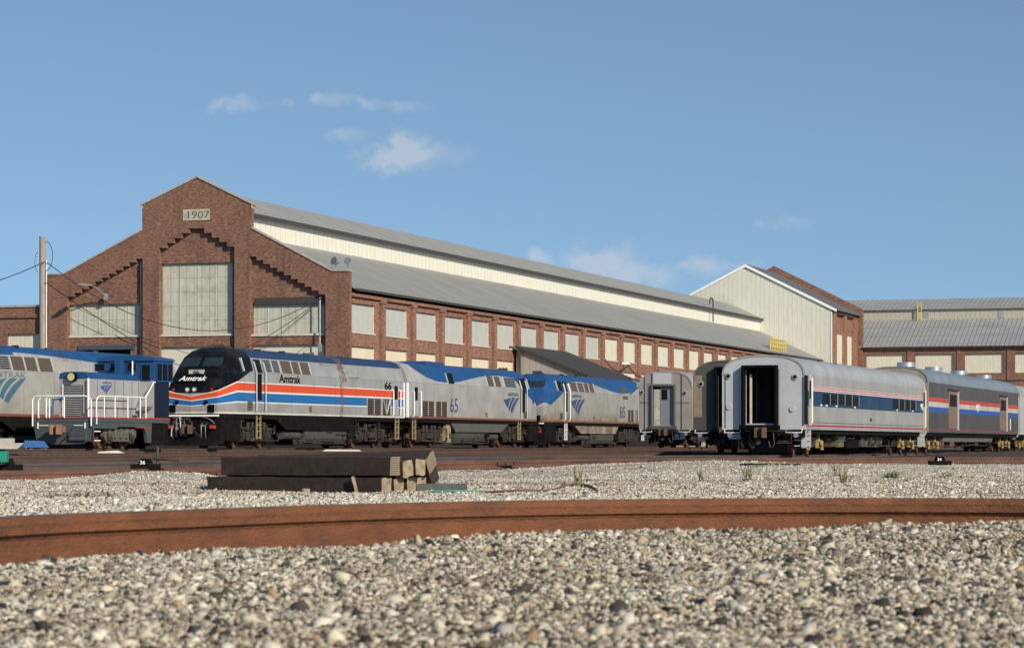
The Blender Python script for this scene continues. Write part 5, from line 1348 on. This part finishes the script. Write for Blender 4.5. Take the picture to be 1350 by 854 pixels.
# side: window groups
def side_windows(root, fr, w, xa, xb, n, z0, z1, post=GALV):
    y0 = fr.onX(xa, 520, w)[0]; y1 = fr.onX(xb, 520, w)[0]
    ww = (y1 - y0) / n
    for k in range(n):
        g = MB().box(w + .001, w + .014, y0 + k * ww + .05, y0 + (k + 1) * ww - .05, z0, z1).build("window", GLASS, root)
        f_ = MB(); f_.box(w + .001, w + .03, y0 + (k + 1) * ww - .049, y0 + (k + 1) * ww + .02, z0 - .01, z1 + .01)
        f_.build("window_frame", post, g)
side_windows(cA, A, WA, 1084, 1132, 5, 2.03, 2.46); side_windows(cA, A, WA, 1177, 1207, 4, 2.03, 2.46)
for px in (1082.5, 1089.5, 1102.5, 1126.8, 1182.5, 1203):
    y_, z_ = aX(px, 534); MB().box(WA + .001, WA + .02, y_ - .14, y_ + .14, 1.95, 2.01).build("step_plate", WHITETRIM, cA)
for px, py in ((1148, 552),):
    y_, z_ = aX(px, py); MB().box(WA + .001, WA + .02, y_ - .18, y_ + .18, 1.42, 1.56).build("vent_plate", TRIMDARK, cA)
# open vestibule door and steps at each end
for yy, sc_ in ((.55, 1), (25.2, -1)):
    dr = MB().box(WA + .02, WA + .12, yy, yy + .05, 1.15, 3.15).build("open_door", mat("cream_door", (.45, .43, .36), .55, var=.1), cA)
    MB().box(WA + .05, WA + .10, yy - .012, yy + .062, 2.2, 2.9).build("window", GLASS, dr)
    MB().box(WA + .001, WA + .012, yy - sc_ * .4 - .25, yy - sc_ * .4 + .25, 1.2, 3.1).build("doorway", DARK, cA)
    MB().tube([(WA + .02, yy + .3, 1.2), (WA + .08, yy + .3, 1.25), (WA + .08, yy + .3, 3.0), (WA + .02, yy + .3, 3.05)], .03).build("grab_rail", WHITETRIM, cA)
    st = MB(); st.box(WA - .2, WA + .02, yy - .35, yy - .3, .3, .99); st.box(WA - .2, WA + .02, yy + .3, yy + .35, .3, .99)
    for k in range(3): st.box(WA - .5, WA + .01, yy - .3, yy + .3, .35 + .22 * k, .39 + .22 * k)
    st.build("steps", SILVER, cA)
# underfloor gear
for (y0, y1, z0, z1, x0, m_) in ((5.0, 21.0, .14, .99, .5, BLACK), (6.3, 7.6, .35, .98, 1.0, GRIME), (7.9, 9.5, .3, .9, 1.15, mat("olive_equipment", (.13, .11, .06), .8, var=.4)), (9.8, 12.2, .25, .98, 1.25, BLACK), (12.6, 13.1, .3, .98, 1.3, TANKGREY), (14.0, 17.5, .3, .8, 1.2, mat("brown_equipment", (.10, .08, .06), .85, var=.4)), (18.0, 19.0, .5, .95, 1.1, GRIME)):
    MB().box(-x0, x0, y0, y1, z0, z1).build("equipment_box", m_, cA, bevel=.03)
MB().cyl((1.0, 8.1, .7), (1.0, 9.4, .7), .25, 14).build("air_tank", GALV, cA)
MB().box(1.24, 1.28, 12.7, 12.9, .4, .95).build("box_hatch", SILVER, cA)
for px, py in ((1081, 484), (1103, 487)):
    MB().cbox((1.15, aX(px, py, 1.15)[0], 3.72), (.25, .35, .06), rot=Matrix.Rotation(R(35), 3, 'Y')).build("roof_vent", TRIMDARK, cA)

# baggage car behind it
Bc = Frame(*A.w(0, 26.7, 0), TAN)
PB = coach_paint("striped_baggage_paint", (.105, .10, .102), [(2.50, 2.72, (.50, .075, .045)), (2.26, 2.50, (.52, .5, .46)), (2.0, 2.26, (.03, .10, .38)), (1.12, 1.17, (.28, .05, .04))], .5, ribs=(1.2, 1.98, .085, (.05, .05, .05)), dirtcol=(.10, .07, .05))
ROOFB = coach_paint("baggage_roof_blue_grey", (.24, .29, .34), [], .4, dirtcol=(.12, .12, .13))
BEND = mat("dusty_beige_end", (.26, .235, .19), .8, var=.3, scale=1.5, dirt=(.10, .09, .075))
cB = make_coach(Bc, "dark grey baggage car with red, white and blue stripe and round roof vents", WA, 1.0, 3.45, 4.22, 30.0, PB, ROOFB,
    (-.5, .5, 1.15, 3.2), .3, [(-1.2, 3.2, .1), (1.2, 3.2, .1)], endm=BEND)
DIRTD = mat("brown_door_paint", (.17, .12, .085), .7, var=.35, scale=2)
for (xa, xb) in ((1250.5, 1262), (1318, 1326.5)):
    y0, y1 = Bc.onX(xa, 530, WA)[0], Bc.onX(xb, 530, WA)[0]
    dw_ = MB().box(WA - .01, WA + .02, y0, y1, 1.22, 3.15).build("baggage_door", DIRTD, cB)
    MB().box(WA + .021, WA + .03, y0 + .3, y1 - .3, 2.35, 2.95).build("window", GLASS, dw_)
    MB().box(WA + .001, WA + .08, y1, y1 + .12, 1.15, 3.2).build("door_post", SILVER, cB)
    MB().box(WA + .001, WA + .1, y0 - .1, y1 + .1, 3.16, 3.24).build("door_hood", TRIMDARK, cB)
for px in (1197, 1233, 1266, 1299):
    zc_ = 25.15 / (.352 - (px - 675) / F); y_ = (zc_ - 124.7) * 1.06
    v_ = MB(); v_.cyl((0, y_, 4.18), (0, y_, 4.28), .3, 20); v_.cyl((0, y_, 4.28), (0, y_, 4.5), .46, 24); v_.build("roof_vent", CHROME, cB, smooth=True)
MB().prism([(-1.4, .55), (1.4, .55), (1.5, .95), (-1.5, .95)], 'y', 5.5, 21.5).build("skirt_tank", mat("grimy_side_tank", (.12, .12, .11), .8, var=.4, scale=1.5, dirt=(.04, .035, .03)), cB)
y_ = Bc.onX(1288, 535, WA)[0]
logo_part(cB, 1, y_ - .4, 2.15, .42, WHITETRIM, WA + .01)
y_ = Bc.onX(1330.5, 560, WA)[0]; MB().tube([(WA + .06, y_, 1.25), (WA + .06, y_, 1.9)], .03).build("grab_rail", WHITE, cB)
logo_part(cA, 1, aX(1213, 530)[0], 2.02, .36, WHITE, WA + .01)
text_part("AMTRAK", "lettering", WHITE, cA, (WA + .012, aX(1213, 530)[0] + .9, 2.2), (0, 1, 0), (0, 0, 1), .08, 2, .01)

# next car, only its end sliver shows at the right edge
Nx = Frame(*Bc.w(0, 30.8, 0), TAN)
cN = make_coach(Nx, "pale silver car end just visible at the right edge behind the baggage car", WA, 1.0, 3.3, 4.1, 12, coach_paint("pale_car_paint", (.55, .56, .55), [], .2), ROOFA, (-.5, .5, 1.15, 3.2), .3, [(1.2, 3.1, .1)])

# closed coach C
C_ = Frame(8.47, 141, .38, TAN); WC = 1.53
PC = coach_paint("beige_silver_paint", (.40, .385, .35), [], .4, dirtcol=(.30, .22, .12))
dc0 = C_.onY(861, 510); dc1 = C_.onY(888, 560)
cC = make_coach(C_, "silver and beige coach end with closed grey door, left of the open coaches", WC, 1.0, 3.35, 4.24, 25.9, PC, ROOFA, (dc0[0], dc1[0], dc1[1], dc0[1]), .14,
    [(C_.onY(846.5, 517)[0], C_.onY(846, 517)[1], .12), (C_.onY(903, 518)[0], C_.onY(903, 518)[1], .12)], gold=False, endm=PC, diam=mat("grey_door_frame", (.07, .075, .08), .6))
dx0, dx1 = C_.onY(870, 0)[0], C_.onY(884.5, 0)[0]
dd = MB().box(dx0, dc1[0] - .01, .05, .09, dc1[1], dc0[1]).build("end_door", mat("blue_grey_door", (.22, .24, .26), .5, .2, var=.12), cC)
w0 = C_.onY(871.8, 513.5); w1 = C_.onY(879.5, 527)
MB().box(w0[0], w1[0], .04, .049, w1[1], w0[1]).build("window", GLASS, dd)
MB().box(dc0[0] + .05, dx0 - .02, .05, .09, dc1[1], dc0[1] - .1).build("door_jamb", mat("streaky_jamb", (.42, .40, .36), .7, var=.45, scale=5), cC)
p0 = C_.onY(861, 491.5); p1 = C_.onY(885, 506)
for px in (850, 859.5, 898.5):
    a = C_.onY(px, 500); 
    ztop_ = 3.35 + .85 * (1 - min(1, abs(a[0]) / WC) ** 2.5) ** .4 - .05
    MB().box(a[0] - .02, a[0] + .02, -.03, -.002, 1.02, ztop_).build("end_seam", TRIMDARK, cC)
MB().box(p0[0], p1[0], -.02, -.002, p1[1], p0[1]).build("roof_panel", PAE, cC)
MB().box(dc0[0] - .3, dc0[0] - .14, -.02, -.002, 1.02, 3.6).build("end_shade_strip", mat("blue_grey_shade", (.17, .19, .21), .6, var=.2), cC)  # shade left of the door frame, painted as a blue grey strip
MB().tube([(-WC + .1, -.06, 2.55), (dc0[0] - .15, -.06, 2.5)], .011).build("grab_rail", TRIMDARK, cC); MB().tube([(dc1[0] + .15, -.06, 2.5), (WC - .1, -.06, 2.5)], .011).build("grab_rail", TRIMDARK, cC)
ll = MB()
for k in range(18): ll.box(WC + .02, WC + .12, .35, .65, 1.1 + k * .13, 1.14 + k * .13)
ll.build("ladder", GALV, cC)
MB().box(.55, 1.15, -.1, .02, .5, .9).build("jumper_box", JBOX, cC)

# shaded coach D
D_ = Frame(9.78, 116.2, .22, TAN); WD = 1.6
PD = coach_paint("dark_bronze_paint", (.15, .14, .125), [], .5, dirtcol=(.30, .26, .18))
dd0 = D_.onY(941, 487); 
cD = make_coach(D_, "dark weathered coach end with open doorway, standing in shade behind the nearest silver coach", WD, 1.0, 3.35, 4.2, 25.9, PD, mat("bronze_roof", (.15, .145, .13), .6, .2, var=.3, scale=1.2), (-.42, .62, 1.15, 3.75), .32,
    [(D_.onY(924.5, 506)[0], D_.onY(924, 506)[1], .13)], gold=False, endm=mat("shaded_bronze_end", (.065, .062, .058), .7, var=.3, scale=1.2, dirt=(.03, .03, .03)))  # end colour of the bronze coach darkened to paint in its shade
MB().box(-WD + .02, -WD + .42, -.012, -.002, 1.6, 3.5).build("sunlit_end_strip", mat("sunlit_tan", (.24, .20, .14), .8, var=.35, scale=2), cD)  # sunlit left strip of the end, painted in as a tan plate

# ------------------------------------------------------------------ stack of old sleepers
def tie(label, p0, p1, w=.225, h=.18, roll=0.0, ends=TIE_END, m_=TIE, plated=False):
    p0, p1 = Vector(p0), Vector(p1); d = p1 - p0; Ln = d.length
    mb = MB(); r = random.Random(label); vs = []; fs = []; mi = []; ns = 14; per = [(-1, 0), (-.4, 0), (.4, 0), (1, 0), (1, .5), (1, 1), (.4, 1), (-.4, 1), (-1, 1), (-1, .5)]
    for i in range(ns + 1):
        yy = Ln * i / ns
        for (a_, b2) in per:
            e_ = .008 if i in (0, ns) else .006
            cz = .86 if abs(a_) == 1 and b2 in (0, 1) else 1
            vs.append((a_ * w / 2 * (1 if cz == 1 else .97) + r.uniform(-e_, e_), yy + (r.uniform(-.006, .006) if i in (0, ns) else 0), h / 2 + (b2 - .5) * h * (1 if cz == 1 else .95) + r.uniform(-e_, e_)))
    np_ = len(per)
    for i in range(ns):
        for k_ in range(np_): fs.append((i * np_ + k_, i * np_ + (k_ + 1) % np_, (i + 1) * np_ + (k_ + 1) % np_, (i + 1) * np_ + k_)); mi.append(0)
    fs.append(tuple(range(np_))); mi.append(1); fs.append(tuple(range(ns * np_, (ns + 1) * np_))); mi.append(1)
    mb.add(vs, fs); mb.m = mi
    o = mb.build("wooden_sleeper", [m_, ends])
    o.location = p0; o.rotation_euler = d.to_track_quat('Y', 'Z').to_euler()
    if roll: o.rotation_euler = (d.to_track_quat('Y', 'Z') @ Matrix.Rotation(roll, 3, 'Y').to_quaternion()).to_euler()
    tag(o, label, "sleeper", "stacked wooden sleepers"); return o
TIE_PL = None
m_, t, b = new_mat("nail_plated_end"); N = NT(t); o = N.obj(); x = N.xyz(o)
g = N.m('MULTIPLY', N.m('GREATER_THAN', N.m('FRACT', N.m('MULTIPLY', x[0], 42)), .45), N.m('GREATER_THAN', N.m('FRACT', N.m('MULTIPLY', x[2], 42)), .45))
N.put(N.mix(g, (.10, .075, .05), (.42, .36, .24)), b.inputs['Base Color']); TIE_PL = m_
zb = .035
# direction of the sleepers: left end nearer to the picture plane, right end slightly nearer the camera
def tp(px, py_, d): return P(px, py_, d)
dirv = Vector((.88, -.475, 0)).normalized(); bk = Vector((.475, .88, 0)).normalized()
base = Vector(((280 - 675) * 30.4 / F, 30.4, 0)) 
gz = float(ground_z(base.x + 1, base.y)) - .012
Lr = 2.36
names_low = ["front bottom sleeper of the dark stack, lying on the gravel", "second bottom sleeper from the front with a split pale end", "third bottom sleeper from the front with a rusty brown end", "rearmost bottom sleeper of the dark stack"]
offs = [0, .0, .05, .0]
for k in range(4):
    a = base + bk * (.25 * k); a.z = gz
    d_ = Vector(dirv); d_ = (dirv + bk * (.02 * (k - 1.5))).normalized()
    tie(names_low[k], a, a + d_ * (Lr + [.10, .09, .08, .04][k]), roll=[0, .05, -.03, .04][k], w=.215, h=.17)
names_up = ["front upper sleeper of the stack with a nail plated end", "leaning upper sleeper with a clean tan end", "third upper sleeper from the front with a flat tan end"]
for k in range(3):
    a = base + bk * (.02 + .245 * k) + dirv * (.19); a.z = gz + .185 + [.0, -.015, .0][k]
    tie(names_up[k], a, a + dirv * (Lr + [-.03, -.0, .02][k]) + Vector((0, 0, .01)), roll=[0, .12, -.05][k], ends=TIE_PL if k == 0 else TIE_END, w=.22, h=.22 if k == 0 else .19)
a = base + bk * .86 + dirv * .1; a.z = gz + .20
tie("topmost tilted sleeper with a nail plated diamond end", a, a + dirv * (Lr + .08) + Vector((0, 0, .06)), roll=.55, ends=TIE_PL, w=.22, h=.2)
a = base + bk * 1.12 + dirv * .06; a.z = gz + .10
tie("dark tilted sleeper leaning at the back of the stack", a, a + dirv * (Lr + .0), roll=.5, ends=TIE, w=.2, h=.2)
a = base + bk * 1.25 + dirv * 1.8; a.z = gz + .0
o = MB().box(0, 1.35, -.06, .06, 0, .13).build("steel_channel", mat("grey_green_channel", (.075, .085, .08), .7, var=.3, scale=4), loc=(P(551, 640, 29.4).x, 29.4 - .1, gz), rotz=-.05, bevel=.01)
o.scale = (.42, 1, .8); tag(o, "grey steel channel lying on gravel at the right foot of the sleeper stack", "channel")
# teal strap caught on the stack and a broken stub
sp = P(428, 634, 29.5)
o = MB().tube([(sp.x, sp.y, gz + .10), (sp.x + .18, sp.y, gz + .13), (sp.x + .36, sp.y, gz + .165)], .012).build("plastic_strap", mat("teal_strap", (.06, .22, .17), .6)); tag(o, "teal plastic strap caught on the front of the sleeper stack", "strap")
q = P(468, 640, 29.2)
o = MB().cbox((q.x, q.y, gz + .09), (.035, .03, .2), rot=Matrix.Rotation(-.25, 3, 'Y')).build("wood_stake", TIE_END); tag(o, "small broken wood stake leaning on the front of the sleeper stack", "stake")
q = P(403, 643, 29.2)
o = MB().cbox((q.x, q.y, gz + .02), (.09, .07, .06), rot=Matrix.Rotation(.4, 3, 'Z')).build("wood_chunk", TIE_END, bevel=.012); tag(o, "tan wood chunk on the gravel before the sleeper stack", "debris")
# banding strips and a plank on the gravel right of the stack
def onground(px, py):
    d = 26.0
    for _ in range(400):
        p_ = P(px, py, d)
        if p_.z <= float(ground_z(p_.x, p_.y)): return p_
        d += .12
    return p_
def strip(label, pts, r, m_, nm="steel_banding", cat="banding"):
    q = [onground(*p_) + Vector((0, 0, .02 + (i % 2) * .015)) for i, p_ in enumerate(pts)]
    o = MB().tube(smooth_pts(q, 5), r).build(nm, m_); tag(o, label, cat)
strip("rusty steel banding lying along the gravel right of the stack", [(640, 651), (690, 650), (725, 648), (745, 643), (760, 639)], .014, mat("rust_band", (.16, .09, .06), .9))
strip("blue green strap lying flat on gravel right of the stack", [(565, 650), (600, 651), (648, 650)], .012, mat("teal_strap", (.06, .22, .17), .6), "plastic_strap", "strap")
strip("short brown stick on the gravel beside the weed", [(768, 641), (778, 645), (787, 649)], .018, TIE_OLD, "wood_stick", "stick")
strip("thin dark cable in the gravel behind the near rail", [(975, 613), (1010, 613.5), (1055, 612.8)], .02, CABLE, "loose_cable", "cable")
# weeds
LEAF = mat("weed_leaf", (.13, .15, .05), .8, var=.4, scale=20)
DRY = mat("dry_weed", (.22, .19, .09), .9, var=.3, scale=20)
def weed(px, py, h, w, label, dry=.3, n=26):
    p_ = onground(px, py); mb = MB(); r = random.Random(int(px))
    for i in range(n):
        an = r.uniform(0, 6.28); le = r.uniform(.4, 1) * h; sp_ = r.uniform(.1, 1) * w
        b0 = Vector((r.uniform(-.25, .25) * w, r.uniform(-.25, .25) * w, -.01)); tip = b0 + Vector((math.cos(an) * sp_, math.sin(an) * sp_, le)); mid = b0.lerp(tip, .5) + Vector((0, 0, le * .15))
        sd = Vector((-math.sin(an), math.cos(an), 0)) * r.uniform(.004, .009)
        mb.add([b0 - sd * .6, b0 + sd * .6, mid + sd, mid - sd, tip], [(0, 1, 2, 3), (3, 2, 4)], 1 if r.random() < dry else 0)
    o = mb.build("weed", [LEAF, DRY], loc=p_); tag(o, label, "weed")
weed(762, 641, .32, .22, "tall straggly weed behind the near rail beside the brown stick", .5)
weed(985, 634, .30, .2, "small green weed in the white gravel below the open silver coach", .3)
weed(924, 634, .22, .2, "low weed left of the open coach's weed", .4)
weed(1113, 637, .2, .2, "dark weed on the gravel below the blue banded coach", .2)
weed(1106, 628, .3, .35, "wide thin weed at the ballast edge below the long coach", .6)
weed(1175, 631, .16, .35, "flat bright green weed tuft near the switch box", .1, 90)
weed(1247, 630, .14, .3, "weed tuft under the baggage car end", .2)
weed(12, 668, .10, .9, "low grassy weeds at the left edge behind the near rail", .2, 160)
weed(105, 655, .08, .7, "sparse grass patch in the gravel left of the stack", .4, 90)

# ------------------------------------------------------------------ switch stands
def switch_stand(px, py, d, num, label, mast=True, col=BLACKP):
    p_ = P(px, py, d); root = empty("switch_stand", p_, 0, label, "switch stand", "switch stands in the yard")
    b_ = MB(); b_.box(-.30, .30, -.15, .15, -.12, .0); b_.prism([(-.14, .0), (.14, .0), (.09, .12), (-.09, .12)], 'y', -.14, .14); b_.build("base", BLACK, root)
    if mast:
        MB().cyl((.25, 0, 0), (.25, 0, .36), .035, 8).build("mast", TRIMDARK, root); MB().tube([(.15, 0, .12), (.5, -.1, .1), (.72, -.12, .08)], .03).build("throw_lever", STEEL, root)
    pl_ = MB().box(-.11, .08, -.175, -.16, -.02, .10).build("number_plate", col, root)
    text_part(num, "number", WHITE, pl_, (-.10, -.18, .0), (1, 0, 0), (0, 0, 1), .075, 1.1, .02)
switch_stand(192, 611.5, 54, "36", "switch stand with number 36 plate and short mast on the left rails")
switch_stand(9, 612, 52, "37", "switch stand with number 37 plate at the left edge beside the teal box", False)
switch_stand(1239, 607, 70, "34", "black switch box with white figures in front of the coach coupling", False)
p_ = P(4, 612, 51.5)
o = MB().box(-.22, .06, 0, .3, .03, .27).build("teal_box", mat("teal_plastic", (.01, .22, .15), .5), loc=p_, bevel=.02); tag(o, "bright teal box cut by the left edge of the picture", "box")
# pale crate and blue tub beneath the left locomotive
p_ = P(16, 588, 96); o = MB().box(-.6, .45, 0, .5, -.1, .12).add([], []).box(-.5, .0, 0, .5, .12, .3).build("pale_crate", mat("bleached_board", (.42, .40, .36), .9, var=.3), loc=p_); tag(o, "pale boards stacked on the ground under the left locomotive", "boards")
p_ = P(43, 588, 95.5); o = MB().prism([(-.35, -.05), (.55, -.05), (.35, .2), (-.3, .22)], 'y', 0, .4).build("blue_tub", BLUEBOX, loc=p_); tag(o, "blue plastic tub on the ground just left of the switcher", "tub")

p_ = P(128, 597, 70)
o = MB().prism([(0, 0), (.75, .0), (.55, .07), (.05, .04)], 'y', 0, .12).build("white_board", mat("bleached_board2", (.6, .58, .54), .8), loc=p_); tag(o, "short white board lying across the rails below the switcher", "board")
p_ = P(425, 594.5, 85)
o = MB().prism([(0, 0), (1.3, .0), (1.2, .05), (.1, .06)], 'y', 0, .1).build("white_board", mat("bleached_board2", (.6, .58, .54), .8), loc=p_); tag(o, "thin white strip lying on the rails below the striped locomotive", "board")
# mixed old ties ends under the lead track right of the stack
print("objects", len(bpy.data.objects))
